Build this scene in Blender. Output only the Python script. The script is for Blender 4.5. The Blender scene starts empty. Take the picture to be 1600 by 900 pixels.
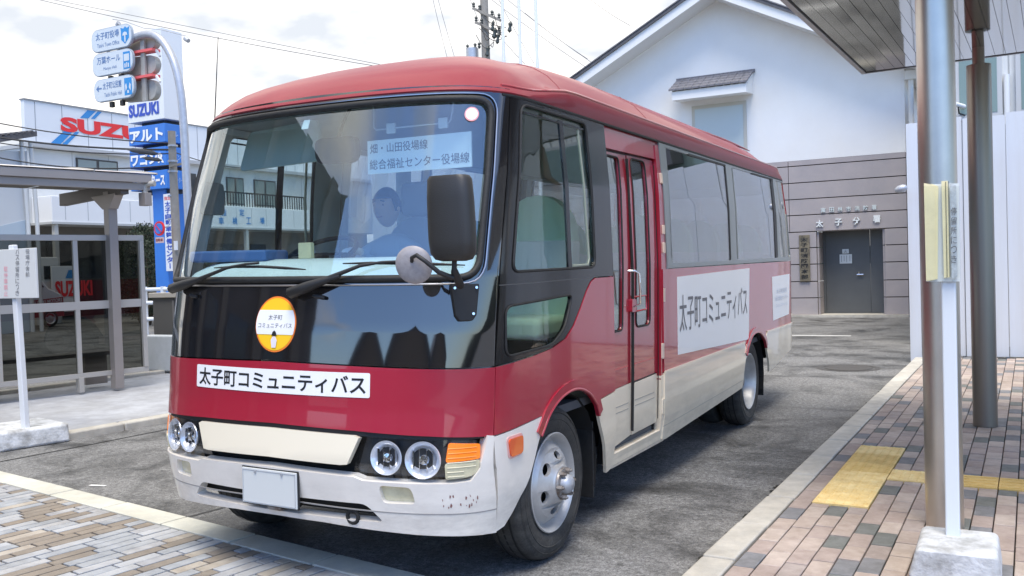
import bpy, bmesh, math, random
from mathutils import Vector, Matrix
from mathutils.geometry import tessellate_polygon
random.seed(7)
sc = bpy.context.scene
COL = sc.collection
R = math.radians

# ------------------------------------------------------------------ camera
CAM = Vector((2.96901826, -2.90079561, 1.46985754)); YAW, PITCH, ROLL, FPX = -0.494840766, -0.0238782437, -0.031661001, 1419.92931
def cam_axes():
    cy, sy, cp, sp = math.cos(YAW), math.sin(YAW), math.cos(PITCH), math.sin(PITCH)
    f = Vector((sy*cp, cy*cp, sp)); r = Vector((cy, -sy, 0)); u = r.cross(f)
    c, s = math.cos(ROLL), math.sin(ROLL)
    return c*r + s*u, -s*r + c*u, f
RT, UP, FW = cam_axes()
cam = bpy.data.cameras.new('camera'); camo = bpy.data.objects.new('camera', cam); COL.objects.link(camo)
cam.sensor_width = 36; cam.lens = FPX/1600*36; cam.clip_end = 2000; cam.clip_start = .05
camo.matrix_world = Matrix(((RT.x, UP.x, -FW.x, CAM.x), (RT.y, UP.y, -FW.y, CAM.y), (RT.z, UP.z, -FW.z, CAM.z), (0, 0, 0, 1)))
sc.camera = camo
def ray(px, py): return FW + RT*((px-800)/FPX) + UP*((450-py)/FPX)
def on(px, py, ax, v):          # the place seen at a pixel on the plane axis = v
    d = ray(px, py); return CAM + d*((v-CAM[ax])/d[ax])
def onx(px, py, v): return on(px, py, 0, v)
def ony(px, py, v): return on(px, py, 1, v)
def onz(px, py, v): return on(px, py, 2, v)
def far(px, py, d): return CAM + ray(px, py)*d

# ------------------------------------------------------------------ sky, sun, exposure
SUN_EL, SUN_AZ = R(66), R(155)   # azimuth clockwise from +y
w = bpy.data.worlds.new('World'); sc.world = w; w.use_nodes = True
nt = w.node_tree; nt.nodes.clear(); N = nt.nodes.new; LK = nt.links.new
out = N('ShaderNodeOutputWorld'); bg = N('ShaderNodeBackground'); bg.inputs[1].default_value = .12
sky = N('ShaderNodeTexSky'); sky.sky_type = 'NISHITA'; sky.sun_disc = False; sky.sun_elevation = SUN_EL; sky.sun_rotation = SUN_AZ
sky.air_density = 1.0; sky.dust_density = .6; sky.ozone_density = 1.6
tc = N('ShaderNodeTexCoord'); sep = N('ShaderNodeSeparateXYZ'); LK(tc.outputs['Generated'], sep.inputs[0])
def math_(op, a, b=None, c=None, clamp=False):
    n = N('ShaderNodeMath'); n.operation = op; n.use_clamp = clamp
    for i, v in enumerate((a, b, c)):
        if v is None: continue
        if isinstance(v, (int, float)): n.inputs[i].default_value = v
        else: LK(v, n.inputs[i])
    return n.outputs[0]
zc = math_('ADD', math_('MAXIMUM', sep.outputs[2], 0), .22)
comb = N('ShaderNodeCombineXYZ'); LK(math_('DIVIDE', sep.outputs[0], zc), comb.inputs[0]); LK(math_('DIVIDE', sep.outputs[1], zc), comb.inputs[1])
nz = N('ShaderNodeTexNoise'); nz.inputs['Scale'].default_value = 1.05; nz.inputs['Detail'].default_value = 7; nz.inputs['Roughness'].default_value = .56; nz.inputs['Distortion'].default_value = .25
LK(comb.outputs[0], nz.inputs['Vector'])
fwd = math_('ADD', math_('MULTIPLY', sep.outputs[0], -.30), math_('MULTIPLY', sep.outputs[1], .36))   # the clouds thicken towards the north-west
cov = math_('ADD', math_('ADD', nz.outputs['Fac'], fwd), math_('MULTIPLY', math_('MULTIPLY', sep.outputs[2], sep.outputs[2]), .34))
rmp = N('ShaderNodeValToRGB'); rmp.color_ramp.elements[0].position = .37; rmp.color_ramp.elements[1].position = .57
LK(cov, rmp.inputs[0])
nz2 = N('ShaderNodeTexNoise'); nz2.inputs['Scale'].default_value = 2.2; nz2.inputs['Detail'].default_value = 5; LK(comb.outputs[0], nz2.inputs['Vector'])
cr = N('ShaderNodeValToRGB'); e = cr.color_ramp.elements
e[0].position = .42; e[0].color = (.41, .465, .56, 1); e[1].position = .68; e[1].color = (1, 1, 1, 1)
LK(nz2.outputs['Fac'], cr.inputs[0])
cm = N('ShaderNodeMixRGB'); cm.blend_type = 'MULTIPLY'; cm.inputs[0].default_value = 1; cm.inputs[2].default_value = (7.6, 7.1, 6.4, 1); LK(cr.outputs[0], cm.inputs[1])
sm = N('ShaderNodeMixRGB'); sm.blend_type = 'MULTIPLY'; sm.inputs[0].default_value = 1; LK(sky.outputs[0], sm.inputs[1]); sm.inputs[2].default_value = (.85, 1.0, 1.25, 1)
mx = N('ShaderNodeMixRGB'); LK(rmp.outputs[0], mx.inputs[0]); LK(sm.outputs[0], mx.inputs[1]); LK(cm.outputs[0], mx.inputs[2])
LK(mx.outputs[0], bg.inputs[0]); LK(bg.outputs[0], out.inputs[0])
sl = bpy.data.lights.new('sun', 'SUN'); sl.energy = 1.7; sl.angle = R(30); sl.color = (1, .93, .83)
so = bpy.data.objects.new('sun', sl); COL.objects.link(so)
sd = Vector((math.sin(SUN_AZ)*math.cos(SUN_EL), math.cos(SUN_AZ)*math.cos(SUN_EL), math.sin(SUN_EL)))
so.rotation_euler = sd.to_track_quat('Z', 'Y').to_euler()
sc.view_settings.view_transform = 'Standard'; sc.view_settings.look = 'None'; sc.view_settings.exposure = 1.18; sc.view_settings.gamma = 1
sc.cycles.max_bounces = 8; sc.cycles.transparent_max_bounces = 16; sc.cycles.glossy_bounces = 4

# ------------------------------------------------------------------ materials
def M(name, c, rough=.5, metal=0, coat=0, var=.0, vs=4., bump=0., bs=60., spec=.5, c2=None, em=None, ior=None, detail=4):
    m = bpy.data.materials.new(name); m.use_nodes = True; t = m.node_tree; b = t.nodes['Principled BSDF']
    b.inputs['Roughness'].default_value = rough; b.inputs['Metallic'].default_value = metal
    b.inputs['Coat Weight'].default_value = coat; b.inputs['Coat Roughness'].default_value = .04; b.inputs['Specular IOR Level'].default_value = spec
    if ior: b.inputs['IOR'].default_value = ior
    col = (*c, 1)
    if var or c2:
        g = t.nodes.new('ShaderNodeNewGeometry'); n = t.nodes.new('ShaderNodeTexNoise'); n.inputs['Scale'].default_value = vs; n.inputs['Detail'].default_value = detail
        n.inputs['Roughness'].default_value = .65
        t.links.new(g.outputs['Position'], n.inputs['Vector'])
        r = t.nodes.new('ShaderNodeValToRGB'); r.color_ramp.elements[0].position = .3; r.color_ramp.elements[1].position = .7
        if c2: r.color_ramp.elements[0].color = (*c2, 1); r.color_ramp.elements[1].color = col
        else:
            r.color_ramp.elements[0].color = (*[x*(1-var) for x in c], 1); r.color_ramp.elements[1].color = (*[min(1, x*(1+var)) for x in c], 1)
        t.links.new(n.outputs['Fac'], r.inputs[0]); t.links.new(r.outputs[0], b.inputs['Base Color'])
    else: b.inputs['Base Color'].default_value = col
    if bump:
        g = t.nodes.new('ShaderNodeNewGeometry'); n = t.nodes.new('ShaderNodeTexNoise'); n.inputs['Scale'].default_value = bs; n.inputs['Detail'].default_value = 3
        t.links.new(g.outputs['Position'], n.inputs['Vector']); bp = t.nodes.new('ShaderNodeBump'); bp.inputs['Strength'].default_value = bump; bp.inputs['Distance'].default_value = .01
        t.links.new(n.outputs['Fac'], bp.inputs['Height']); t.links.new(bp.outputs[0], b.inputs['Normal'])
    if em: b.inputs['Emission Color'].default_value = (*em[0], 1); b.inputs['Emission Strength'].default_value = em[1]
    return m
def GL(name, tint, f0=.04, gl=(1, 1, 1), rough=0.0):      # a thin pane: tinted see-through plus mirror, stronger at grazing angles
    m = bpy.data.materials.new(name); m.use_nodes = True; t = m.node_tree; t.nodes.clear(); n = t.nodes.new
    o = n('ShaderNodeOutputMaterial'); mxs = n('ShaderNodeMixShader'); tr = n('ShaderNodeBsdfTransparent'); g = n('ShaderNodeBsdfGlossy')
    tr.inputs[0].default_value = (*tint, 1); g.inputs[0].default_value = (*gl, 1); g.inputs['Roughness'].default_value = rough
    geo = n('ShaderNodeNewGeometry'); d = n('ShaderNodeVectorMath'); d.operation = 'DOT_PRODUCT'; t.links.new(geo.outputs['Normal'], d.inputs[0]); t.links.new(geo.outputs['Incoming'], d.inputs[1])
    def mt(op, a, b):
        k = n('ShaderNodeMath'); k.operation = op; k.use_clamp = False
        for i, v in enumerate((a, b)):
            if v is None: continue
            if isinstance(v, (int, float)): k.inputs[i].default_value = v
            else: t.links.new(v, k.inputs[i])
        return k.outputs[0]
    c = mt('ABSOLUTE', d.outputs['Value'], None); p = mt('POWER', mt('MAXIMUM', mt('SUBTRACT', 1.0, c), 0.0), 5.0); f = mt('ADD', mt('MULTIPLY', p, 1-f0), f0)
    t.links.new(f, mxs.inputs[0]); t.links.new(tr.outputs[0], mxs.inputs[1]); t.links.new(g.outputs[0], mxs.inputs[2]); t.links.new(mxs.outputs[0], o.inputs[0])
    return m
RED = M('bus_red_paint', (.36, .010, .032), .35, 0, 1.0, bump=.012, bs=3)
ROOFR = M('roof_red_paint', (.26, .014, .028), .5, 0, .28, var=.05, vs=1.5, spec=.35)
REDD = M('door_red_paint', (.34, .010, .026), .35, 0, 1.0)
CREAM = M('bus_cream_paint', (.82, .72, .56), .35, 0, .8, var=.03, vs=3, bump=.012, bs=3)
GRILL = M('grille_cream_paint', (.84, .76, .60), .35, 0, .8)
BUMP = M('bumper_white_paint', (.80, .75, .68), .4, 0, .6, var=.04, vs=5)
BLK = M('black_gloss_panel', (.010, .010, .012), .05, 0, 1.0, ior=1.9)
BLKS = M('black_side_paint', (.010, .010, .011), .16, 0, .15)
BLKM = M('black_matt_plastic', (.018, .018, .019), .55)
RUB = M('black_rubber', (.014, .014, .014), .62, var=.3, vs=30, bump=.2, bs=120)
TYRE = M('tyre_rubber', (.028, .027, .026), .8, var=.25, vs=14, bump=.25, bs=90)
DARK = M('underbody_dark', (.012, .012, .012), .85)
CHR = M('chrome', (.85, .85, .86), .08, 1)
STEEL = M('wheel_steel', (.50, .50, .50), .42, .55, 0, var=.12, vs=12)
RUST = M('hub_dirty_steel', (.36, .35, .34), .5, .6, 0, c2=(.16, .11, .08), vs=30)
ALU = M('window_grey_aluminium', (.20, .225, .225), .35, .2, .3)
MIRB = M('mirror_dark_plastic', (.030, .028, .026), .42, bump=.15, bs=250)
MIRW = M('round_mirror_grey_back', (.33, .31, .32), .5, var=.12, vs=60)
STK = M('white_sticker', (.86, .86, .86), .35, 0, .3)
INKB = M('black_lettering', (.012, .012, .014), .5)
INKG = M('grey_lettering', (.16, .16, .17), .5)
INKP = M('faint_blue_lettering', (.50, .56, .66), .5)
AMB = M('amber_lens', (.95, .22, .015), .12, 0, 1, em=((1, .25, .01), .12))
ORL = M('orange_side_lens', (.75, .10, .02), .15, 0, 1)
LENS = M('frosted_clear_lens', (.62, .57, .38), .16, 0, 1, var=.12, vs=25)
REFL = M('lamp_reflector', (.80, .83, .90), .28, .55, var=.08, vs=30)
def dirt(m, col, z0, z1, amt):       # road dirt thrown up on the lower panels
    t = m.node_tree; b = t.nodes['Principled BSDF']; n = t.nodes.new; L = t.links.new; g = n('ShaderNodeNewGeometry'); sx = n('ShaderNodeSeparateXYZ'); L(g.outputs['Position'], sx.inputs[0])
    mr = n('ShaderNodeMapRange'); mr.inputs[1].default_value = z0; mr.inputs[2].default_value = z1; mr.inputs[3].default_value = 1; mr.inputs[4].default_value = 0; L(sx.outputs[2], mr.inputs[0])
    mp_ = n('ShaderNodeMapping'); mp_.inputs['Scale'].default_value = (3, 3, 9); L(g.outputs['Position'], mp_.inputs['Vector']); nz_ = n('ShaderNodeTexNoise'); nz_.inputs['Scale'].default_value = 2.2; nz_.inputs['Detail'].default_value = 9; nz_.inputs['Roughness'].default_value = .7; L(mp_.outputs[0], nz_.inputs['Vector'])
    r = n('ShaderNodeValToRGB'); r.color_ramp.elements[0].position = .38; r.color_ramp.elements[1].position = .72; L(nz_.outputs['Fac'], r.inputs[0])
    k = n('ShaderNodeMath'); k.operation = 'MULTIPLY'; L(mr.outputs[0], k.inputs[0]); L(r.outputs[0], k.inputs[1]); k2 = n('ShaderNodeMath'); k2.operation = 'MULTIPLY'; k2.inputs[1].default_value = amt; L(k.outputs[0], k2.inputs[0])
    mx_ = n('ShaderNodeMixRGB'); L(k2.outputs[0], mx_.inputs[0]); mx_.inputs[2].default_value = (*col, 1); bc = b.inputs['Base Color']
    if bc.is_linked: L(bc.links[0].from_socket, mx_.inputs[1])
    else: mx_.inputs[1].default_value = tuple(bc.default_value)
    L(mx_.outputs[0], bc)
def stain(m, scale, lo, a=.35, b=.62, stretch=(1, 1, 1)):       # weathering: uneven darker areas over the whole surface
    t = m.node_tree; bs_ = t.nodes['Principled BSDF']; n = t.nodes.new; L = t.links.new; g = n('ShaderNodeNewGeometry'); mp_ = n('ShaderNodeMapping'); mp_.inputs['Scale'].default_value = stretch; L(g.outputs['Position'], mp_.inputs['Vector'])
    nz_ = n('ShaderNodeTexNoise'); nz_.inputs['Scale'].default_value = scale; nz_.inputs['Detail'].default_value = 9; nz_.inputs['Roughness'].default_value = .68; L(mp_.outputs[0], nz_.inputs['Vector'])
    r = n('ShaderNodeValToRGB'); r.color_ramp.elements[0].position = a; r.color_ramp.elements[1].position = b; r.color_ramp.elements[0].color = (lo, lo*.98, lo*.95, 1); r.color_ramp.elements[1].color = (1, 1, 1, 1); L(nz_.outputs['Fac'], r.inputs[0])
    mx_ = n('ShaderNodeMixRGB'); mx_.blend_type = 'MULTIPLY'; mx_.inputs[0].default_value = 1; L(r.outputs[0], mx_.inputs[2]); bc = bs_.inputs['Base Color']
    if bc.is_linked: L(bc.links[0].from_socket, mx_.inputs[1])
    else: mx_.inputs[1].default_value = tuple(bc.default_value)
    L(mx_.outputs[0], bc)
dirt(CREAM, (.30, .26, .21), .25, .70, .5); dirt(BUMP, (.30, .27, .24), .25, .60, .6); dirt(RED, (.22, .10, .09), .55, 1.05, .12); dirt(TYRE, (.10, .095, .085), .0, .8, .8)
LAMPG = GL('lamp_glass', (.96, .97, .98), .03)
WSG = GL('windscreen_glass', (.90, .96, .97), .115)
SIDEG = GL('side_window_glass', (.90, .94, .91), .025)
TINTG = GL('tinted_window_glass', (.66, .69, .71), .17)
DOORG = GL('door_glass', (.88, .91, .90), .13)
GREENF = M('pale_green_seat_cloth', (.52, .74, .54), .9, bump=.2, bs=200)
GREYF = M('grey_seat_cloth', (.30, .34, .38), .9)
COVER = M('white_seat_cover', (.72, .76, .72), .8)
INTW = M('interior_pale_plastic', (.52, .55, .55), .7)
INTC = M('interior_ceiling', (.48, .50, .50), .8)
INTD = M('interior_floor', (.08, .08, .085), .8)
DASH = M('dashboard_pale_grey', (.62, .72, .72), .65, var=.08, vs=3)
BLUEC = M('blue_dash_tray', (.06, .14, .34), .6)
BLIND = M('sun_visor_grey_green', (.42, .52, .50), .6)
YEL = M('badge_yellow', (.95, .58, .02), .35, 0, .4); ORG = M('badge_orange', (.90, .22, .03), .35, 0, .4)
PLATE = M('licence_plate_white', (.60, .62, .61), .4)
ASPH = M('asphalt_base', (.1, .1, .1), .85)
CONC = M('kerb_concrete', (.62, .59, .52), .8, var=.10, vs=9, bump=.35, bs=160, c2=(.47, .455, .41))
CONCL = M('left_kerb_concrete', (.66, .65, .56), .8, bump=.25, bs=200, c2=(.56, .56, .50), vs=12)
GREYP = M('pavement_grey', (.48, .50, .53), .85, bump=.3, bs=60, c2=(.36, .37, .40), vs=6)
WCONC = M('painted_concrete_block', (.66, .68, .70), .8, bump=.5, bs=45, c2=(.45, .46, .46), vs=10)
WHITEW = M('white_render', (.82, .82, .81), .85, bump=.12, bs=60, c2=(.76, .765, .77), vs=.7, detail=8)
WHITEP = M('white_painted_metal', (.76, .78, .80), .45)
OFFW = M('off_white_siding', (.62, .63, .62), .7, var=.04, vs=1)
CLAD = M('grey_stone_cladding', (.41, .365, .36), .75, bump=.1, bs=60, c2=(.32, .30, .31), vs=.9)
DOORM = M('grey_steel_door', (.115, .12, .12), .5, .1, var=.05, vs=3)
SLATE = M('dark_roof_tile', (.085, .083, .09), .6, var=.25, vs=8)
TILEG = M('grey_roof_tile', (.16, .155, .17), .6, var=.3, vs=14)
STN = M('brushed_stainless', (.62, .575, .51), .38, 1, var=.06, vs=6)
STND = M('dark_bronze_steel', (.29, .265, .23), .36, .9)
CANP = M('canopy_soffit_metal', (.50, .515, .52), .05, .95)
GALV = M('galvanised_steel', (.46, .48, .52), .45, .5, var=.08, vs=10)
BRONZ = M('bronze_painted_aluminium', (.30, .27, .25), .45, .3, var=.04, vs=3)
FRMG = M('grey_beige_aluminium', (.44, .42, .385), .45, .3)
SMOKE = GL('smoked_acrylic', (.17, .18, .17), .04)
POLYC = M('shelter_roof_sheet', (.68, .64, .63), .3, 0, .3)
BLU = M('sign_blue_paint', (.045, .20, .62), .5, var=.05, vs=2)
BLUD = M('logo_blue', (.03, .08, .45), .5); BLUS = M('stripe_blue', (.03, .24, .58), .5)
REDL = M('sign_red', (.75, .025, .03), .5); PINK = M('pink_lettering', (.85, .42, .46), .6)
POLEC = M('utility_pole_concrete', (.30, .275, .24), .85, var=.1, vs=8)
WIRE = M('cable_black', (.02, .02, .022), .6)
WIREG = M('thin_cable_grey', (.16, .16, .17), .6)
LEAF = M('leaf_green', (.032, .052, .024), .7, c2=(.014, .024, .012), vs=3)
YTAC = M('yellow_tactile', (.96, .77, .38), .75, bump=.2, bs=120, c2=(.80, .56, .20), vs=9)
YTAD = M('yellow_tactile_worn', (.84, .60, .22), .75, bump=.2, bs=120, c2=(.70, .47, .14), vs=9)
JOINT = M('dark_joint_sand', (.028, .026, .024), .95, bump=.3, bs=200)
SKIN = M('skin', (.62, .40, .29), .55); SHIRT = M('driver_shirt_blue_grey', (.38, .48, .60), .8); HAIR = M('hair_black', (.02, .018, .016), .6); GLOVE = M('white_glove', (.8, .82, .82), .8)
NAVY = M('navy_trousers', (.02, .03, .06), .8); PAPER = M('yellowed_paper', (.90, .80, .48), .7, var=.06, vs=20); PAPW = M('white_paper', (.75, .78, .76), .7)
WGLASS = M('building_window_glass', (.20, .24, .23), .08, 0, 0, spec=.8)
WDARK = M('dark_window', (.03, .035, .04), .1)

# ------------------------------------------------------------------ mesh helpers
ORG_ = {}            # world position of an unrotated root: its parts are modelled in world coordinates and stored relative to it
def V(*a): return Vector(a)
class MB:
    def __init__(s): s.v = []; s.f = []; s.mi = []; s.cur = 0
    def add(s, vs, fs):
        n = len(s.v); s.v += [Vector(p) for p in vs]; s.f += [tuple(i+n for i in f) for f in fs]; s.mi += [s.cur]*len(fs); return s
    def slot(s, i): s.cur = i; return s
    def box(s, x0, x1, y0, y1, z0, z1, rz=0, piv=None):
        P = [V(x, y, z) for z in (z0, z1) for y in (y0, y1) for x in (x0, x1)]
        if rz:
            c = Vector(piv) if piv else V((x0+x1)/2, (y0+y1)/2, 0); m = Matrix.Rotation(rz, 3, 'Z'); P = [m @ (p-c)+c for p in P]
        return s.add(P, [(0, 2, 3, 1), (4, 5, 7, 6), (0, 1, 5, 4), (2, 6, 7, 3), (0, 4, 6, 2), (1, 3, 7, 5)])
    def bar(s, a, b, w, h, up=(0, 0, 1)):     # rectangular bar from a to b
        a, b = Vector(a), Vector(b); d = (b-a).normalized(); sd_ = d.cross(Vector(up))
        if sd_.length < 1e-4: sd_ = d.cross(V(0, 1, 0))
        sd_.normalize(); u = sd_.cross(d); P = []
        for q in (a, b):
            for i, j in ((-1, -1), (1, -1), (1, 1), (-1, 1)): P.append(q+sd_*(i*w/2)+u*(j*h/2))
        return s.add(P, [(0, 1, 2, 3), (7, 6, 5, 4), (0, 4, 5, 1), (1, 5, 6, 2), (2, 6, 7, 3), (3, 7, 4, 0)])
    def tube(s, pts, r, n=8, closed=False, caps=True):
        pts = [Vector(p) for p in pts]; k = len(pts); rr = r if isinstance(r, (list, tuple)) else [r]*k; base = len(s.v); prev = None; vs = []
        for i, p in enumerate(pts):
            if closed: d = pts[(i+1) % k]-pts[i-1]
            else: d = pts[min(i+1, k-1)]-pts[max(i-1, 0)]
            d = d.normalized() if d.length > 1e-9 else V(0, 0, 1)
            if prev is None:
                a = V(0, 0, 1) if abs(d.z) < .9 else V(1, 0, 0); u = d.cross(a).normalized()
            else: u = (prev-d*prev.dot(d)).normalized()
            prev = u; v2 = d.cross(u)
            for j in range(n): t = 2*math.pi*j/n; vs.append(p+(u*math.cos(t)+v2*math.sin(t))*rr[i])
        fs = []
        for i in range(k if closed else k-1):
            for j in range(n):
                a, b = i*n+j, i*n+(j+1) % n; c, d_ = ((i+1) % k)*n+(j+1) % n, ((i+1) % k)*n+j; fs.append((a, b, c, d_))
        if not closed and caps: fs += [tuple(range(n-1, -1, -1)), tuple(range((k-1)*n, k*n))]
        return s.add(vs, fs)
    def cyl(s, a, b, r0, r1=None, n=16): return s.tube([a, b], [r0, r0 if r1 is None else r1], n)
    def lathe(s, prof, o, ax, n=32, closed=False):   # prof: (radius, along)
        o, ax = Vector(o), Vector(ax).normalized(); a = V(0, 0, 1) if abs(ax.z) < .9 else V(1, 0, 0); u = ax.cross(a).normalized(); v2 = ax.cross(u)
        vs = [o+ax*t+(u*math.cos(2*math.pi*j/n)+v2*math.sin(2*math.pi*j/n))*r for r, t in prof for j in range(n)]; fs = []
        for i in range(len(prof)-1):
            for j in range(n): fs.append((i*n+j, i*n+(j+1) % n, (i+1)*n+(j+1) % n, (i+1)*n+j))
        return s.add(vs, fs)
    def prism(s, poly, fn, a, b):     # poly 2-D, fn(p, q, t) -> 3-D
        n = len(poly); A = [Vector(fn(p, q, a)) for p, q in poly]; B = [Vector(fn(p, q, b)) for p, q in poly]
        tr = tessellate_polygon([[V(p, q, 0) for p, q in poly]])
        fs = [tuple(t) for t in tr]+[tuple(n+i for i in reversed(t)) for t in tr]+[(i, (i+1) % n, n+(i+1) % n, n+i) for i in range(n)]
        return s.add(A+B, fs)
    def quad(s, a, b, c, d): return s.add([a, b, c, d], [(0, 1, 2, 3)])
    def build(s, name, mats, parent=None, smooth=0, bevel=0, local=False, seg=2, fix=True):
        me = bpy.data.meshes.new(name); off = V(0, 0, 0)
        if parent is not None and not local: off = ORG_.get(parent.name, off)
        me.from_pydata([p-off for p in s.v], [], s.f)
        for m in (mats if isinstance(mats, (list, tuple)) else [mats]): me.materials.append(m)
        for p, k in zip(me.polygons, s.mi): p.material_index = k
        if fix:
            bm = bmesh.new(); bm.from_mesh(me); bmesh.ops.recalc_face_normals(bm, faces=bm.faces); bm.to_mesh(me); bm.free()
        if smooth:
            me.shade_smooth(); me.set_sharp_from_angle(angle=R(smooth))
        o = bpy.data.objects.new(name, me); COL.objects.link(o)
        if bevel:
            b = o.modifiers.new('bevel', 'BEVEL'); b.width = bevel; b.segments = seg; b.limit_method = 'ANGLE'; b.angle_limit = R(35)
            if not smooth: me.shade_smooth(); b.harden_normals = True
        if parent is not None:
            o.parent = parent
            if parent.name in ORG_: ORG_[o.name] = ORG_[parent.name]
        return o
def tag(o, label=None, cat=None, group=None, kind=None):
    if label: o['label'] = label
    if cat: o['category'] = cat
    if group: o['group'] = group
    if kind: o['kind'] = kind
    return o
def thing(name, loc, label, cat, group=None, rot=None):
    o = bpy.data.objects.new(name, None); COL.objects.link(o); o.empty_display_size = .2; o.location = loc
    if rot: o.rotation_euler = rot
    else: ORG_[o.name] = Vector(loc)
    return tag(o, label, cat, group)
def BX(name, mat, parent, *b, **k):
    kk = {q: k.pop(q) for q in ('rz', 'piv') if q in k}
    return MB().box(*b, **kk).build(name, mat, parent, **k)
def put(mesh_obj, loc, parent, name=None):
    c = mesh_obj.copy(); COL.objects.link(c); c.parent = parent; c.location = loc; return c
TXT = {}
def glyphs(body, off=0.0):            # outline of a text as flat geometry, bounding box normalised
    if (body, off) not in TXT:
        cu = bpy.data.curves.new('lettering', 'FONT'); cu.body = body; cu.resolution_u = 3; cu.offset = off
        o = bpy.data.objects.new('lettering', cu); COL.objects.link(o); bpy.context.view_layer.update()
        me = o.evaluated_get(bpy.context.evaluated_depsgraph_get()).to_mesh()
        vs = [v.co.copy() for v in me.vertices]; fs = [tuple(p.vertices) for p in me.polygons]
        x0, x1 = min(v.x for v in vs), max(v.x for v in vs); y0, y1 = min(v.y for v in vs), max(v.y for v in vs)
        TXT[body, off] = ([((v.x-x0)/(x1-x0), (v.y-y0)/(y1-y0)) for v in vs], fs)
        bpy.data.objects.remove(o); bpy.data.curves.remove(cu)
    return TXT[body, off]
def text(body, fn, mat, parent, name='lettering', thick=0, bold=0.0, local=False):   # fn(u, v) 0..1 -> 3-D
    vs, fs = glyphs(body, bold)
    o = MB().add([fn(u, v) for u, v in vs], fs).build(name, mat, parent, fix=False, local=local)
    if thick:
        m = o.modifiers.new('thick', 'SOLIDIFY'); m.thickness = thick; m.offset = 0
    return o
def flat(a, b, c, out=V(0, 0, 0)):   # mapping from corner a (lower left), b (lower right), c (upper left)
    a, b, c = Vector(a), Vector(b), Vector(c); return lambda u, v: a+(b-a)*u+(c-a)*v+out

# ------------------------------------------------------------------ the bus: skin as a function of (u along the plan outline, z)
PK=[(0,.235),(.25,.243),(.45,.262),(.62,.295),(.76,.342),(.86,.40),(.93,.47),(.975,.56),(.995,.67),(1.0,.80),(1.0,1.2),(1.0,3),(1.0,5),(1.0,6.7),(.995,6.92),(.96,7.06),(.88,7.13),(.7,7.155),(.35,7.165),(0,7.165)]
def _cr(P,n=12):
    out=[]
    for i in range(len(P)-1):
        p0=P[max(i-1,0)] if i else (-P[1][0],P[1][1]); p1=P[i]; p2=P[i+1]; p3=P[i+2] if i+2<len(P) else (-P[-2][0],P[-2][1])
        # centripetal-ish via scaled tangents
        L=math.dist(p1,p2); L0=math.dist(p0,p1) or L; L2=math.dist(p2,p3) or L
        m1=[((p2[k]-p1[k])/L*L0+(p1[k]-p0[k])/L0*L)/(L+L0)*L for k in (0,1)]
        m2=[((p3[k]-p2[k])/L2*L+(p2[k]-p1[k])/L*L2)/(L+L2)*L for k in (0,1)]
        for j in range(n):
            t=j/n;a=2*t**3-3*t*t+1;b=t**3-2*t*t+t;c=-2*t**3+3*t*t;d=t**3-t*t
            out.append(tuple(a*p1[k]+b*m1[k]+c*p2[k]+d*m2[k] for k in (0,1)))
    out.append(P[-1]); return out
PL=_cr(PK); AL=[0.]
for a,b in zip(PL,PL[1:]): AL.append(AL[-1]+math.dist(a,b))
UT=AL[-1]
def itp(x,X,Y):
    if x<=X[0]: return Y[0]
    if x>=X[-1]: return Y[-1]
    lo,hi=0,len(X)-1
    while hi-lo>1:
        m=(lo+hi)//2
        if X[m]<=x: lo=m
        else: hi=m
    t=(x-X[lo])/(X[hi]-X[lo]); return Y[lo]+(Y[hi]-Y[lo])*t
def sst(a,b,x):
    t=min(1,max(0,(x-a)/(b-a))); return t*t*(3-2*t)
LZ=[0,.3,.62,.85,1.03,1.2,1.44,1.8,2.22,2.4]; LO=[.06,.03,-.03,0,.012,.03,.07,.165,.285,.34]
TZ=[0,.3,.45,.7,1.45,1.9,2.28,2.5];TX=[.05,.025,.005,0,0,.018,.055,.09]
RZ=[0,.8,1.5,2.3,2.5];RO=[.05,0,.02,.16,.22]
def S(u,z,out=0.0):
    s=1 if u>=0 else -1; a=min(abs(u),UT)
    x=itp(a,AL,[p[0] for p in PL]) if False else _px(a); y=_py(a)
    wf=1-sst(.6,1.9,y); wr=sst(5.9,7.0,y)
    y2=y+itp(z,LZ,LO)*wf-itp(z,RZ,RO)*wr
    x2=x*(1-itp(z,TZ,TX))
    if out:
        e=1e-3; X0,Y0=_px(max(a-e,0)),_py(max(a-e,0)); X1,Y1=_px(min(a+e,UT)),_py(min(a+e,UT))
        tx,ty=X1-X0,Y1-Y0; L=math.hypot(tx,ty) or 1
        x2+=ty/L*out; y2-=tx/L*out
        if a<e: pass
    return (s*x2,y2,z)
XS=[p[0] for p in PL];YS=[p[1] for p in PL]
def _px(a): return itp(a,AL,XS)
def _py(a): return itp(a,AL,YS)
def Uy(y,z):   # side: u for a final y
    lo,hi=0.0,UT
    for _ in range(40):
        m=(lo+hi)/2
        if S(m,z)[1]<y: lo=m
        else: hi=m
    return lo
def Ux(x,z):   # front
    s=1 if x>=0 else -1; x=abs(x); lo,hi=0.0,3.0
    for _ in range(40):
        m=(lo+hi)/2
        if abs(S(m,z)[0])<x: lo=m
        else: hi=m
    return s*lo
TILT = .015
P0 = V(1, 0, .3); RM = Matrix.Rotation(TILT, 3, 'Y')
bus = thing('community_bus', tuple(P0-RM @ P0), 'dark red and cream community minibus with folding side door parked at the kerb', 'bus', rot=(0, TILT, 0))
def SV(u, z, o=0.0): return Vector(S(u, z, o))
def SN(u, z):
    e = 4e-3; a = SV(u+e, z)-SV(u-e, z); b = SV(u, z+e)-SV(u, z-e); n = a.cross(b); n.normalize(); return n
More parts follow.
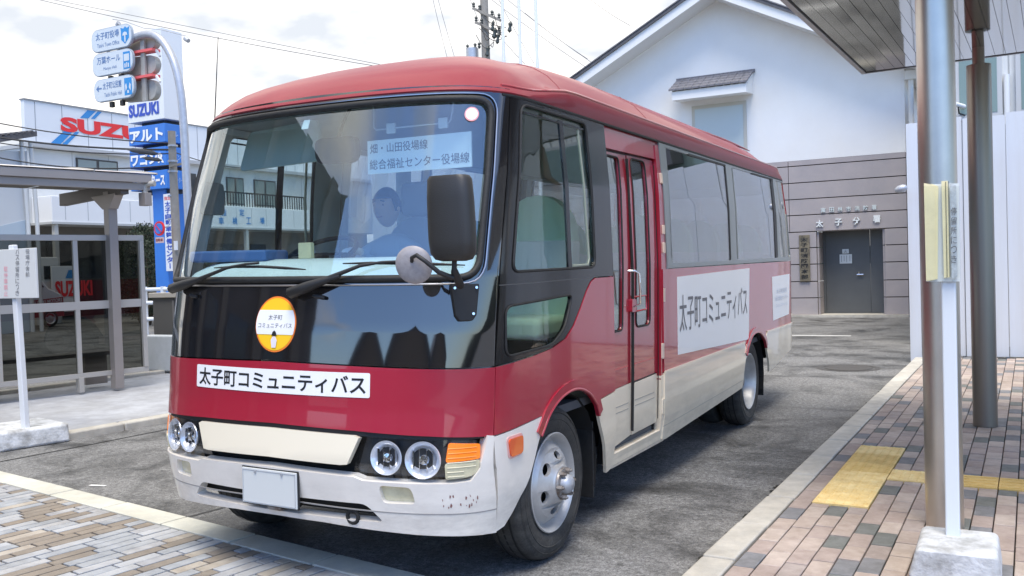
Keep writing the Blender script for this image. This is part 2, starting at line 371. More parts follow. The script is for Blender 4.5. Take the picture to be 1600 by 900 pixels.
def cut2(poly, holes, us, zs):       # 2-D tessellation, then cut along grid lines
    tr = tessellate_polygon([[V(a, b, 0) for a, b in poly]]+[[V(a, b, 0) for a, b in h] for h in holes]); pts = list(poly)+[p for h in holes for p in h]
    bm = bmesh.new(); vs = [bm.verts.new((a, b, 0)) for a, b in pts]
    for t in tr:
        try: bm.faces.new([vs[i] for i in t])
        except ValueError: pass
    for c in us: bmesh.ops.bisect_plane(bm, geom=bm.verts[:]+bm.edges[:]+bm.faces[:], plane_co=(c, 0, 0), plane_no=(1, 0, 0), dist=1e-5)
    for c in zs: bmesh.ops.bisect_plane(bm, geom=bm.verts[:]+bm.edges[:]+bm.faces[:], plane_co=(0, c, 0), plane_no=(0, 1, 0), dist=1e-5)
    return bm
def P2(pts, mode, closed=True):
    n = len(pts); o = []; last = [] if closed else [pts[-1]]
    for i, (a, z) in enumerate(pts if closed else pts[:-1]):
        b, z2 = pts[(i+1) % n]; k = max(1, int(math.dist((a, z), (b, z2))/.12)) if mode != 'u' else 1
        for j in range(k):
            t = j/k; A = a+(b-a)*t; Z = z+(z2-z)*t; o.append((A if mode == 'u' else Uy(A, Z), Z))
    return o+[(A if mode == 'u' else Uy(A, Z), Z) for A, Z in last]
def rnd(pts, r=.04, n=4):             # round the corners of a polygon
    o = []; k = len(pts)
    for i in range(k):
        p = Vector(pts[i]); a = Vector(pts[i-1]); b = Vector(pts[(i+1) % k]); da = (a-p); db = (b-p); q = min(r, da.length*.45, db.length*.45)
        A = p+da.normalized()*q; B = p+db.normalized()*q
        for j in range(n+1): t = j/n; o.append(tuple(A*(1-t)**2+p*(2*t*(1-t))+B*t*t))
    return o
def skin(name, outer, mat, parent=bus, holes=(), mode='u', out_=0.0, thick=.018, mirror=False, back=None, nofix=False):
    po = P2(outer, mode); ho = [P2(h, mode) for h in holes]
    u0, u1 = min(a for a, _ in po), max(a for a, _ in po); z0, z1 = min(b for _, b in po), max(b for _, b in po)
    us = [c*.045 for c in range(-60, 61) if u0 < c*.045 < u1 and abs(c*.045) < 1.45]+[c*.3 for c in range(5, 40) if u0 < c*.3 < min(u1, 7.3)]+[c*.05 for c in range(146, int(UT*20)+1) if u0 < c*.05 < u1]
    zs = [c*.075 for c in range(1, 34) if z0 < c*.075 < z1]
    bm = cut2(po, ho, us, zs); bm.verts.ensure_lookup_table(); bm.verts.index_update()
    sg = -1 if mirror else 1; vs = []; nn = []; fs = []; mi = []
    for v in bm.verts:
        u, z = v.co.x*sg, v.co.y; n = SN(u, z); vs.append(SV(u, z)+n*out_); nn.append(n)
    B = len(vs)
    for v, n in list(zip(vs[:], nn[:])): vs.append(v-n*thick); nn.append(-n)
    for f in bm.faces:
        ids = [v.index for v in f.verts]; nrm = sum((nn[i] for i in ids), V(0, 0, 0)); a, b, c = (vs[i] for i in ids[:3])
        if (b-a).cross(c-a).dot(nrm) < 0: ids.reverse()
        fs.append(tuple(ids)); mi.append(0); fs.append(tuple(B+i for i in reversed(ids))); mi.append(1 if back else 0)
    for e in bm.edges:
        if len(e.link_faces) == 1:
            a, b = e.verts[0].index, e.verts[1].index; f = e.link_faces[0]
            cen = sum((vs[v.index] for v in f.verts), V(0, 0, 0))/len(f.verts); q = [vs[a], vs[b], vs[B+b], vs[B+a]]; n = (q[1]-q[0]).cross(q[3]-q[0]); n.normalize()
            if n.dot(cen-q[0]) > 0: q.reverse(); n = -n
            k = len(vs); vs += q; nn += [n]*4; fs.append((k, k+1, k+2, k+3)); mi.append(0)
    bm.free()
    me = bpy.data.meshes.new(name); me.from_pydata(vs, [], fs); me.materials.append(mat)
    if back: me.materials.append(back)
    for p, k in zip(me.polygons, mi): p.material_index = k; p.use_smooth = True
    me.normals_split_custom_set_from_vertices(nn)
    o = bpy.data.objects.new(name, me); COL.objects.link(o); o.parent = parent; return o
def sloop(pts, mode='u', out_=0.0, mirror=False, closed=True): return [SV((-1 if mirror else 1)*a, z)+SN((-1 if mirror else 1)*a, z)*out_ for a, z in P2(pts, mode, closed)]
def sym(half): return half+[(-a, z) for a, z in reversed(half) if abs(a) > 1e-6]
SEAM = 1.098
# --- front
ws = rnd([(-.985, 1.425), (.985, 1.425), (.995, 2.235), (-.995, 2.235)], .09, 6)
ws = [p for i, p in enumerate(ws)]
def dens(p, d=.07):
    o = []
    for i, a in enumerate(p):
        b = p[(i+1) % len(p)]; k = max(1, int(math.dist(a, b)/d)); o += [(a[0]+(b[0]-a[0])*j/k, a[1]+(b[1]-a[1])*j/k) for j in range(k)]
    return o
wsd = dens(ws)
skin('front_black_panel', dens(sym([(0, 1.058), (.45, 1.050), (.8, 1.040), (SEAM, 1.032), (SEAM, 2.30), (0, 2.31)]))[0:], BLK, holes=[wsd], back=INTW)
wind = skin('windscreen', wsd, WSG, out_=-.004, thick=.001)
gas = MB().tube(sloop(wsd, out_=.006), .017, 8, closed=True).build('windscreen_gasket', RUB, bus, smooth=50, local=True)
MB().tube(sloop(dens(rnd([(-1.015, 1.40), (1.015, 1.40), (1.025, 2.262), (-1.025, 2.262)], .10, 6)), out_=.006), .0045, 6, closed=True).build('chrome_trim', M('trim_dull_chrome', (.42, .42, .43), .3, 1), gas, smooth=50, local=True)
skin('front_red_panel', dens(sym([(0, .772), (.45, .764), (.8, .748), (SEAM, .728), (SEAM, 1.026), (.8, 1.034), (.45, 1.044), (0, 1.052)])), RED, back=DARK, out_=.004)
skin('front_backing', dens(sym([(0, .36), (SEAM-.01, .36), (SEAM-.01, .80), (0, .80)])), DARK, out_=-.075, thick=.004)
skin('shadow_gap', dens(sym([(0, .750), (.45, .742), (.8, .73), (1.06, .722), (1.06, .742), (.8, .756), (.45, .768), (0, .776)])), BLKM, out_=-.012, thick=.05)
intake = rnd([(-.46, .445), (.54, .405), (.585, .355), (-.40, .385)], .03, 3)
intake = rnd([(-.50, .445), (.50, .445), (.585, .365), (-.585, .365)], .03, 3)
fogr = rnd([(.575, .535), (.72, .53), (.735, .455), (.585, .455)], .022, 3); fogl = [(-a, z) for a, z in reversed(fogr)]
skin('front_bumper', dens(sym([(0, .578), (.46, .566), (.50, .552), (.90, .544), (.98, .548), (1.03, .60), (1.055, .70), (1.062, .735), (SEAM, .728), (SEAM, .285), (.87, .305), (.59, .322), (.28, .338), (0, .342)])), BUMP, holes=[dens(intake, .05), fogr, fogl], thick=.05, out_=.012)
for m in (0, 1):
    f = skin('fog_lamp', [(a, z) for a, z in fogr], LENS, out_=-.012, thick=.02, mirror=bool(m))
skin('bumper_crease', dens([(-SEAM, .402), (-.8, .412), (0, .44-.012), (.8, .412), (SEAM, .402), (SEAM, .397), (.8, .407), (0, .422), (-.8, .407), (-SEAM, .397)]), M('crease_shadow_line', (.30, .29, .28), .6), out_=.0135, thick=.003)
skin('grille_panel', dens(sym([(0, .752), (.46, .745), (.485, .735), (.435, .620), (.40, .617), (0, .622)])), GRILL, out_=.012, thick=.03)
# chips of paint on the bumper corner
cm_ = MB(); rr = random.Random(5)
for k in range(16):
    a, z = .87+rr.uniform(-.02, .14), .47+rr.uniform(-.035, .02); q = rr.uniform(.002, .006); an = rr.uniform(0, 3)
    cm_.add([SV(a+math.cos(an+t)*q*(1 if i % 2 else .5), z+math.sin(an+t)*q*1.8)+SN(a, z)*.0135 for i, t in enumerate([0, 1.2, 2.4, 3.6, 5.0])], [(0, 1, 2, 3, 4)])
cm_.build('paint_chips', M('chipped_paint_red', (.22, .09, .08), .7), bus, local=True)
# lamps
def lampc(u, z, r, sg, parent, big=1):
    c = SV(sg*u, z); n = (SN(sg*u, z)+V(0, -.35, 0)).normalized()
    rim = MB().lathe([(r, .004), (r*.97, .008), (r*.92, .006), (r*.74, -.004), (r*.70, -.02), (r*.45, -.036), (0.0, -.044)], c-n*.020, n, 40).build('headlight', REFL, parent, smooth=60, local=True)
    MB().lathe([(r*.30, -.045), (r*.30, -.02), (r*.24, -.012), (0, -.010)], c-n*.012, n, 20).build('bulb_shield', CHR, rim, smooth=50, local=True)
    a = n.cross(V(0, 0, 1)).normalized(); s_ = MB()
    for q in (-.55, -.2, .2, .55):
        s_.bar(c-n*.03+a*(r*q)+V(0, 0, -r*.62*math.sqrt(1-q*q)), c-n*.03+a*(r*q)+V(0, 0, r*.62*math.sqrt(1-q*q)), .0025, .02, up=n)
    s_.build('reflector_rib', CHR, rim, local=True)
    return rim
for sg in (-1, 1):
    hs = [(.497, .742), (.80, .735), (.90, .728), (.985, .722), (1.045, .712), (1.040, .63), (1.015, .575), (.965, .556), (.88, .552), (.455, .566)]
    h = skin('headlight_housing', dens(hs, .05), M('lamp_housing_black', (.02, .021, .024), .35, coat=.4), out_=-.045, thick=.03, mirror=sg < 0)
    skin('headlight_lens', dens(hs, .05), LAMPG, out_=-.002, thick=.002, mirror=sg < 0, parent=h)
    lampc(.607, .652, .075, sg, bus); lampc(.775, .645, .081, sg, bus)
    t_ = skin('turn_signal_lamp', dens(rnd([(.885 if sg > 0 else .96, .718), (1.03, .704), (1.033, .640), (.877 if sg > 0 else .96, .635)], .012, 3), .03), AMB, out_=.004, thick=.03, mirror=sg < 0)
    skin('side_marker_lens', dens(rnd([(.876, .632), (1.033, .637), (1.028, .60), (1.0, .572), (.96, .564), (.872, .560)], .012, 3), .03), LENS, out_=.004, thick=.03, mirror=sg < 0, parent=t_)
    rb = MB(); rb2 = MB()
    for k in range(7):
        z = .572+.02*k
        (rb2 if z < .64 else rb).tube([SV(sg*a, z)+SN(sg*a, z)*.0045 for a in (.885, .93, .98, 1.012)] if z > .60 else [SV(sg*a, z)+SN(sg*a, z)*.0045 for a in (.882, .92, .955)], .0028, 5)
    if sg > 0: rb.build('lens_ribs', M('amber_rib', (.98, .27, .025), .2, coat=1), t_, smooth=60, local=True); rb2.build('lens_ribs', M('clear_rib', (.66, .61, .43), .2, coat=1), t_, smooth=60, local=True)
# number plate
pl_ = BX('number_plate', PLATE, bus, -.165, .165, .195, .203, .395, .56, bevel=.003, local=True)
MB().box(-.17, .17, .203, .21, .39, .565).build('plate_holder', BLKM, pl_, local=True)
for x_ in (-.08, .08): MB().cyl((x_, .196, .545), (x_, .189, .545), .006, n=10).build('plate_bolt', GALV, pl_, smooth=50, local=True)
MB().tube([(-.157, .1935, .403), (.157, .1935, .403), (.157, .1935, .552), (-.157, .1935, .552)], .0015, 4, closed=True).build('plate_rim', GALV, pl_, local=True)
MB().box(-.03, .05, .21, .30, .37, .40).build('tow_hook', RUST, bus, bevel=.008, local=True)
th = MB(); th.tube([(.42+.03*math.cos(t), .27, .375+.028*math.sin(t)) for t in [i*.52 for i in range(12)]], .009, 8, closed=True); th.build('towing_eye', DARK, bus, smooth=60, local=True)
# white banner on the red panel
def onskin(u0, u1, z0, z1, off): return lambda a, b: SV(u0+(u1-u0)*a, z0+(z1-z0)*b)+SN(u0+(u1-u0)*a, .9)*off
st = skin('name_sticker', dens(rnd([(-.527, .908), (.527, .908), (.527, 1.016), (-.527, 1.016)], .008, 2)), STK, out_=.0065, thick=.002)
text('太子町コミュニティバス', onskin(-.505, .508, .921, 1.004, .0075), INKB, st, 'sticker_lettering', bold=.018, local=True)
# round badge
el = [(.0+.122*math.cos(t), 1.222+.128*math.sin(t)) for t in [i*math.pi/24 for i in range(48)]]
bd = skin('round_badge', el, ORG, out_=.003, thick=.002)
el2 = [(.114*math.cos(t), 1.222+.120*math.sin(t)) for t in [i*math.pi/24 for i in range(48)]]
skin('badge_field', el2, YEL, out_=.0045, thick=.001, parent=bd)
skin('badge_band', [(a, z) for a, z in [(.117*math.cos(t), 1.222+.123*math.sin(t)) for t in [i*math.pi/40 for i in range(80)]] if 1.168 < z < 1.288], STK, out_=.006, thick=.001, parent=bd)
text('太子町', onskin(-.042, .042, 1.243, 1.266, .0075), INKG, bd, 'badge_lettering', local=True)
text('コミュニティバス', onskin(-.102, .102, 1.205, 1.228, .0075), INKG, bd, 'badge_lettering', local=True)
fg = MB(); fn_ = onskin(-.02, .02, 1.115, 1.19, .0078)
fg.add([fn_(a, b) for a, b in [(.2, 0), (.8, 0), (.95, .45), (.7, .68), (.3, .68), (.05, .45)]], [(0, 1, 2, 3, 4, 5)]); fg.build('badge_figure', M('badge_pale_figure', (.75, .70, .80), .5), bd, local=True)
fg = MB(); fg.add([fn_(a, b+.005) for a, b in [(.1, .72), (.9, .72), (.75, .95), (.5, 1.05), (.25, .95)]], [(0, 1, 2, 3, 4)]); fg.build('badge_figure_hat', INKB, bd, local=True)

# --- side panels (left side of the bus faces the camera, the other side mirrors it)
archf = [(1.70, .60), (1.645, .70), (1.56, .775), (1.45, .815), (1.32, .825), (1.18, .795), (1.07, .74), (.985, .66), (.945, .58)]
archf_low_front = [(.925, .50), (.915, .40), (.90, .32), (.87, .285)]
archf_low_rear = [(1.83, .285), (1.80, .40), (1.76, .50)]
archr = [(5.86, .36), (5.80, .50), (5.72, .62), (5.60, .72), (5.46, .785), (5.30, .80), (5.15, .775), (5.03, .70), (4.95, .60), (4.90, .50), (4.87, .37)]
YS_ = .601   # seam position on the side at belt height
def seamy(z): return S(SEAM+.006, z)[1]
rededge = [(.92, 1.05), (1.13, 1.068), (1.28, 1.10), (1.38, 1.16), (1.47, 1.245), (1.55, 1.33), (1.61, 1.378), (1.67, 1.398)]
win1 = rnd([(.735, 1.445), (1.675, 1.452), (1.685, 2.235), (.945, 2.235)], .05, 4)
qtr = rnd([(.66, 1.065), (1.12, 1.078), (1.27, 1.15), (1.37, 1.315), (.67, 1.29)], .05, 4)
def sp2(pts, n=4):
    o = []
    for i in range(len(pts)-1):
        p0, p1, p2, p3 = (Vector(pts[j]) for j in (max(i-1, 0), i, i+1, min(i+2, len(pts)-1)))
        for j in range(n): t = j/n; o.append(tuple(.5*((2*p1)+(-p0+p2)*t+(2*p0-5*p1+4*p2-p3)*t*t+(-p0+3*p1-3*p2+p3)*t**3)))
    return o+[pts[-1]]
AF = sp2([(1.01, .70), (1.07, .752), (1.18, .803), (1.32, .828), (1.45, .818), (1.565, .775), (1.655, .705)])
AR = sp2([(5.01, .70), (5.15, .785), (5.30, .81), (5.46, .795), (5.60, .74), (5.66, .70)])
for m in (False, True):
    skin('side_black_panel', [(seamy(1.032), 1.032), *rededge, (1.935, 1.398), (1.96, 2.29), (seamy(2.29), 2.29), (seamy(1.9), 1.9), (seamy(1.5), 1.5)], BLKS, holes=[win1, qtr], mode='y', mirror=m, back=INTW)
    skin('side_red_panel_front', [(seamy(.725), .728), (.99, .75), (1.055, .79), (1.16, .825), *[(a, z) for a, z in []], (1.18, .80), *[(a, z) for a, z in reversed(archf[:5])], (1.668, .695), (1.70, .722), (1.935, .742), (1.935, 1.392), (1.67, 1.392), *[(a, z-.006) for a, z in reversed(rededge[:-1])], (seamy(1.03), 1.026)] if False else
         [(seamy(.73), .728), (.985, .748), *AF, (1.70, .724), (1.935, .742), (1.935, 1.392), (1.67, 1.392), *[(a, z-.006) for a, z in reversed(rededge[:-1])], (seamy(1.03), 1.026)], RED, mode='y', mirror=m, back=DARK, out_=.004)
    skin('front_corner_skirt', [(seamy(.3), .285), (.66, .297), (.72, .35), (.77, .40), (.82, .44), (.86, .48), (.905, .55), (.945, .62), (1.0, .70), (.985, .744), (seamy(.72), .722)], BUMP, mode='y', mirror=m, back=DARK, out_=.004)
    skin('front_rear_skirt', [(1.84, .285), (1.935, .30), (1.935, .736), (1.70, .718), (1.66, .70), (1.705, .60), *reversed(archf_low_rear[1:])], CREAM, mode='y', mirror=m, back=DARK, out_=.006)
    def offs(pts, c, k): return [(c[0]+(a-c[0])*k, c[1]+(z-c[1])*k) for a, z in pts]
    for ar_, c_, lo_ in (([(1.69, .64)]+AF[::-1]+[(.965, .655)], (1.32, .42), .68), ([(5.71, .635)]+AR[::-1]+[(4.965, .635)], (5.35, .42), .70)):
        skin('wheel_arch_lip', offs(ar_, c_, 1.11)+list(reversed(offs(ar_, c_, .975))), RED, mode='y', mirror=m, out_=.013, thick=.02)
        MB().tube(sloop(offs(ar_, c_, .99), 'y', .010, m, False), .008, 8).build('wheel_arch_bead', RED, bus, smooth=60, local=True)
    E1 = UT if not m else UT
    # rear quarter: red upper, cream skirt
    yr0 = 2.80 if not m else 1.94
    tp = [(yr0, .745), (4.9, .752), *AR, (5.72, .785), (6.90, .775)]
    u69 = Uy(6.90, .8)
    a_ = [(Uy(y, z), z) for y, z in tp]
    skin('side_red_panel_rear', dens(a_+[(UT, .775), (UT, 1.43), (Uy(6.9, 1.43), 1.432), (Uy(yr0, 1.42), 1.42)], .15), RED, mirror=m, back=INTW, out_=.002)
    lo = [(yr0, .30), (2.86, .29), (4.49, .35), (4.865, .365), (4.895, .50), (4.945, .60), (5.0, .68), (4.9, .744), (yr0, .737)]
    skin('cream_skirt', lo, CREAM, mode='y', mirror=m, back=DARK, out_=.006)
    lo2 = [(Uy(y, z), z) for y, z in [(5.865, .39), (6.89, .51)]]+[(UT, .52), (UT, .768)]+[(Uy(y, z), z) for y, z in [(6.9, .768), (5.74, .772), (5.67, .70), (5.73, .62), (5.81, .50)]]
    skin('rear_skirt', dens(lo2, .15), CREAM, mirror=m, back=DARK, out_=.006)
    skin('skirt_moulding', [(yr0, .735), (4.9, .742), (4.9, .760), (yr0, .752)], CREAM, mode='y', mirror=m, out_=.013, thick=.012)
    skin('skirt_moulding', [(5.74, .768), (6.95, .768), (6.95, .786), (5.74, .786)], CREAM, mode='y', mirror=m, out_=.013, thick=.012)
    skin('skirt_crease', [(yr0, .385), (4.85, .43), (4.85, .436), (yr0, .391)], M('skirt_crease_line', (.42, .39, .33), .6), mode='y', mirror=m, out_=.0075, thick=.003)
    # window band
    yb = 2.905 if not m else 1.965
    panes = [rnd([(3.0, 1.455), (4.52, 1.462), (4.56, 2.245), (3.01, 2.24)], .03, 3), rnd([(4.70, 1.462), (6.27, 1.472), (6.30, 2.25), (4.74, 2.245)], .03, 3), rnd([(6.40, 1.475), (6.90, 1.48), (6.84, 2.25), (6.41, 2.25)], .03, 3)]
    if m: panes = [rnd([(2.03, 1.455), (2.9, 1.455), (2.92, 2.24), (2.05, 2.24)], .03, 3)]+panes
    skin('window_frame_band', dens([(Uy(y, z), z) for y, z in [(yb-.01, 1.425), (2.98, 1.425), (4.6, 1.432), (6.97, 1.44)]]+[(Uy(6.89, 2.0), 2.0), (Uy(6.84, 2.29), 2.29), (Uy(yb, 2.28), 2.28)], .2), ALU, holes=[dens([(Uy(y, z), z) for y, z in p], .2) for p in panes], mirror=m, back=INTW, out_=.001)
    for p in panes: skin('side_window_pane', p, TINTG, mode='y', mirror=m, out_=-.006, thick=.002)
    for a, b in ((4.50, 4.60), (6.17, 6.27)):
        skin('window_divider', [(a, 1.465), (b, 1.465), (b+.035, 2.245), (a+.035, 2.245)], BLKM, mode='y', mirror=m, out_=-.001, thick=.02)
    for y in (4.745, 2.99):
        skin('window_divider', [(y-.012, 1.47), (y+.012, 1.47), (y+.047, 2.24), (y+.02, 2.24)], ALU, mode='y', mirror=m, out_=.001, thick=.02)
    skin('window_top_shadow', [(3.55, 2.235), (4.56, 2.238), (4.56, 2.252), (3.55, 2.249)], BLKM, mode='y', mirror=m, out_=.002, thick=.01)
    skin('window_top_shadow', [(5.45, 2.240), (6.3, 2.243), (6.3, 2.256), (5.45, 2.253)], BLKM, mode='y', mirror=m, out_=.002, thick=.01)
    # front side glass: fixed pane and sliding pane
    skin('front_side_glass', win1, SIDEG, mode='y', mirror=m, out_=-.008, thick=.002)
    skin('quarter_glass', qtr, SIDEG, mode='y', mirror=m, out_=-.006, thick=.002)
    skin('sliding_glass_bar', [(1.340, 1.45), (1.385, 1.45), (1.40, 2.215), (1.355, 2.215)], BLKS, mode='y', mirror=m, out_=-.003, thick=.012)
    skin('sliding_glass_bar', [(.96, 2.195), (1.67, 2.195), (1.67, 2.205), (.96, 2.205)], BLKS, mode='y', mirror=m, out_=-.001, thick=.012)
    MB().tube(sloop(dens(win1, .1), 'y', .002, m), .007, 6, closed=True).build('window_rubber', RUB, bus, smooth=50, local=True)
    MB().tube(sloop([(1.60, 2.20), (1.61, 1.75), (1.625, 1.50), (1.60, 1.465), (1.40, 1.462)], 'y', -.012, m, False), .008, 6).build('sliding_glass_seal', M('pale_seal', (.30, .32, .25), .5), bus, smooth=50, local=True)
    MB().tube(sloop(dens(qtr, .1), 'y', .002, m), .006, 6, closed=True).build('window_rubber', RUB, bus, smooth=50, local=True)
    skin('black_panel_groove', [(seamy(1.39), 1.385), (1.60, 1.393), (1.60, 1.397), (seamy(1.39), 1.389)], M('groove_grey', (.09, .09, .09), .5), mode='y', mirror=m, out_=.0015, thick=.004)
    skin('inner_liner', [(Uy(y, z), z) for y, z in [(1.0, .40), (6.8, .45)]]+[(Uy(y, z), z) for y, z in [(6.8, .74), (1.0, .74)]], DARK, mirror=m, out_=-.30, thick=.01)
    # side marker
    if not m:
        o_ = skin('side_repeater', rnd([(.650, .695), (.775, .695), (.775, .615), (.665, .612)], .02, 4), ORL, mode='y', out_=.016, thick=.02)
        skin('repeater_bezel', rnd([(.640, .705), (.785, .705), (.785, .605), (.655, .602)], .025, 4), M('bezel_pink_white', (.70, .42, .38), .4), mode='y', out_=.008, thick=.01, parent=o_)
# full-length seam between front and side
# right side of the bus between front part and windows
skin('side_red_panel_middle', [(1.942, .745), (1.99, .745), (1.99, 1.42), (1.942, 1.42)], RED, mode='y', mirror=True, out_=.002)
# stickers on the side
def side_txt(y0, y1, z0, z1, off): return lambda a, b: SV(Uy(y0+(y1-y0)*a, 1.1), z0+(z1-z0)*b)+V(off, 0, 0)
s1_ = skin('side_name_board', [(3.085, .83), (5.05, .768), (5.10, 1.388), (3.085, 1.362)], STK, mode='y', out_=.0055, thick=.003)
text('太子町コミュニティバス', side_txt(3.12, 5.00, .98, 1.235, .0075), INKG, s1_, 'board_lettering', bold=.002, local=True)
s2_ = skin('side_notice_board', [(6.0, .868), (6.76, .885), (6.80, 1.30), (5.97, 1.29)], STK, mode='y', out_=.0055, thick=.003)
text('太子町役場', side_txt(6.15, 6.65, 1.12, 1.165, .0075), INKP, s2_, 'board_lettering', local=True)
text('総合福祉センター', side_txt(6.10, 6.70, 1.05, 1.095, .0075), INKP, s2_, 'board_lettering', local=True)
text('コミュニティバス', side_txt(6.12, 6.68, .985, 1.02, .0075), INKP, s2_, 'board_lettering', local=True)

# --- folding door in its opening
skin('door_frame_inner', [(1.93, .30), (2.84, .28), (2.94, 2.28), (1.95, 2.28)], BLKM, mode='y', holes=[[(1.965, .36), (2.735, .34), (2.82, 2.12), (1.975, 2.12)]], out_=-.045, thick=.05)
skin('door_header', [(1.965, 2.135), (2.89, 2.145), (2.90, 2.268), (1.965, 2.262)], REDD, mode='y', out_=-.012, thick=.04)
skin('door_post', [(2.755, .70), (2.885, .72), (2.905, 1.42), (2.99, 2.262), (2.835, 2.235)], REDD, mode='y', out_=-.006, thick=.05)
skin('door_post_foot', [(2.765, .28), (2.86, .29), (2.86, .735), (2.755, .725)], CREAM, mode='y', out_=-.004, thick=.05)
skin('window_post', [(2.89, 1.42), (3.0, 1.43), (3.01, 2.27), (2.985, 2.27)], ALU, mode='y', out_=-.002, thick=.03)
l1w = rnd([(1.985, 1.07), (2.135, 1.07), (2.20, 2.10), (2.00, 2.10)], .035, 4); l2w = rnd([(2.365, 1.07), (2.615, 1.07), (2.655, 2.115), (2.40, 2.115)], .05, 4)
for nm, ou, wi in (('door_leaf', [(1.955, .735), (2.272, .745), (2.330, 2.125), (1.97, 2.12)], l1w), ('door_leaf', [(2.292, .745), (2.735, .752), (2.815, 2.135), (2.350, 2.128)], l2w)):
    lf = skin(nm, ou, REDD, mode='y', holes=[wi], out_=-.028, thick=.022, back=REDD)
    skin('door_glass', wi, DOORG, mode='y', out_=-.036, thick=.002, parent=lf)
    MB().tube(sloop(dens(wi, .08), 'y', -.026), .0055, 6, closed=True).build('door_glass_rubber', RUB, lf, smooth=50, local=True)
    low = [(ou[0][0], .415 if ou is not None and ou[0][0] > 2.1 else .385), (ou[1][0], .42), (ou[1][0], .742), (ou[0][0], .732)]
    lc = skin('door_lower_panel', low, CREAM, mode='y', out_=-.028, thick=.022, parent=lf)
    y0_, y1_ = ou[0][0]+.04, ou[1][0]-.05
    for z_, mt in ((.60, CREAM), (.635, CREAM)):
        skin('pressed_groove', [(y0_, z_-.012), (y1_, z_-.012), (y1_, z_-.006), (y0_, z_-.006)], M('groove_shadow', (.38, .35, .30), .6), mode='y', out_=-.0265, thick=.002, parent=lf)
    skin('pressed_groove', [(y0_, .845), (y1_, .845), (y1_, .852), (y0_, .852)], M('groove_light_red', (.55, .10, .10), .4), mode='y', out_=-.0265, thick=.002, parent=lf)
    MB().tube([SV(Uy(y, z), z)+V(-.016, 0, 0) for y, z in [(ou[1][0]-.012, .45), (ou[1][0]-.002, .8), (ou[1][0]+.02, 1.4), (ou[2][0]-.014, 2.1)]], .009 if ou[0][0] < 2.1 else .003, 6).build('door_edge_rubber', DARK, lf, smooth=50, local=True)
hd = MB(); hd.tube([SV(Uy(y, z), z)+V(x, 0, 0) for y, z, x in [(2.20, 1.42, -.01), (2.21, 1.42, .03), (2.235, 1.405, .045), (2.255, 1.30, .045), (2.26, 1.22, .04), (2.265, 1.20, -.01)]], .007, 8); hd.build('door_handle', CHR, bus, smooth=60, local=True)
hb = MB(); hb.tube([SV(Uy(y, z), z)+V(x, 0, 0) for y, z, x in [(2.31, 1.26, -.02), (2.42, 1.265, .02), (2.425, 1.18, .02), (2.32, 1.17, -.02)]], .006, 6); hb.build('door_pull_bracket', REDD, bus, smooth=60, local=True)
skin('door_lock_plate', rnd([(2.255, 1.17), (2.33, 1.17), (2.33, 1.245), (2.26, 1.25)], .01, 2), REDD, mode='y', out_=-.008, thick=.02)
for z_, y_, h_ in ((2.02, 2.865, .035), (1.68, 2.84, .03), (1.56, 2.83, .035), (1.25, 2.80, .045), (.885, 2.765, .05), (.52, 2.765, .05)):
    o_ = skin('door_hinge', rnd([(y_, z_-h_), (y_+.032, z_-h_), (y_+.036, z_+h_), (y_+.003, z_+h_)], .006, 2), M('hinge_worn_paint', (.70, .55, .45), .6) if z_ > .8 else CREAM, mode='y', out_=.004, thick=.012)
BX('step_plate', CREAM, bus, .90, .975, 1.95, 2.76, .295, .372, bevel=.008, local=True)
BX('entrance_step', M('step_tread', (.10, .10, .10), .8), bus, .45, .93, 1.97, 2.75, .36, .40, local=True)
skin('step_sill', [(1.94, .285), (2.86, .28), (2.86, .365), (1.94, .365)], CREAM, mode='y', out_=-.004, thick=.04)

# --- roof
def roofprof(d, side):     # height above the gutter at inward distance d
    h = .335*(1-max(0, 1-d/(.93 if side > .5 else .93))**2.6)**(1/2.0)
    return h
def roofpt(u, s_):
    a = abs(u); sg = 1 if u >= 0 else -1; y = S(a, 2.28)[1]; x = S(a, 2.28)[0]
    side = sst(1.12, 1.95, a)*(1-sst(Uy(6.4, 2.28), Uy(6.85, 2.28), a))
    zr = 2.272
    ty = min(max(y, 2.0), 5.9)
    n = SN(a, 2.2); n.z = 0; n.normalize()
    # s_: 0..1 rim to centre line, first steps shape the drip moulding
    K = [(0, 0, 0), (.0, .012, .028), (0, .020, .082), (0, .013, .102), (.012, 0, .107), (.040, 0, .105), (.072, 0, .120), (.115, 0, .172), (.19, 0, .250), (.30, 0, .320), (.45, 0, .375), (.62, 0, .405), (.8, 0, .424), (1, 0, .430)]
    F = [(0, 0, 0), (.0, .006, .010), (.006, .004, .025), (.018, .0, .045), (.035, 0, .070), (.06, 0, .100), (.10, 0, .140), (.155, 0, .178), (.235, 0, .222), (.34, 0, .272), (.48, 0, .325), (.64, 0, .372), (.82, 0, .412), (1, 0, .430)]
    i = s_; k = K[i]; f = F[i]
    t = f[0]+(k[0]-f[0])*side; o_ = f[1]+(k[1]-f[1])*side; h = f[2]+(k[2]-f[2])*side
    if i >= 6:
        sd2 = sst(1.02, 2.9, a)*(1-sst(Uy(5.9, 2.28), Uy(6.85, 2.28), a)); t = f[0]+(k[0]-f[0])*sd2; h = f[2]+(k[2]-f[2])*(sd2 if i > 7 else (sd2+side)/2)
    X = x*(1-t)+n.x*o_; Y = y+(ty-y)*t+n.y*o_; Z = zr+h
    return V(sg*X, Y, Z)
uu = [i*.05 for i in range(0, 32)]+[1.6+i*.2 for i in range(0, 24)]; uu = [u for u in uu if u < Uy(6.3, 2.28)]+[Uy(6.3, 2.28)+i*(UT-Uy(6.3, 2.28))/24 for i in range(25)]
US = [-u for u in reversed(uu[1:])]+uu
rf = MB(); n_ = len(US); KN = 14
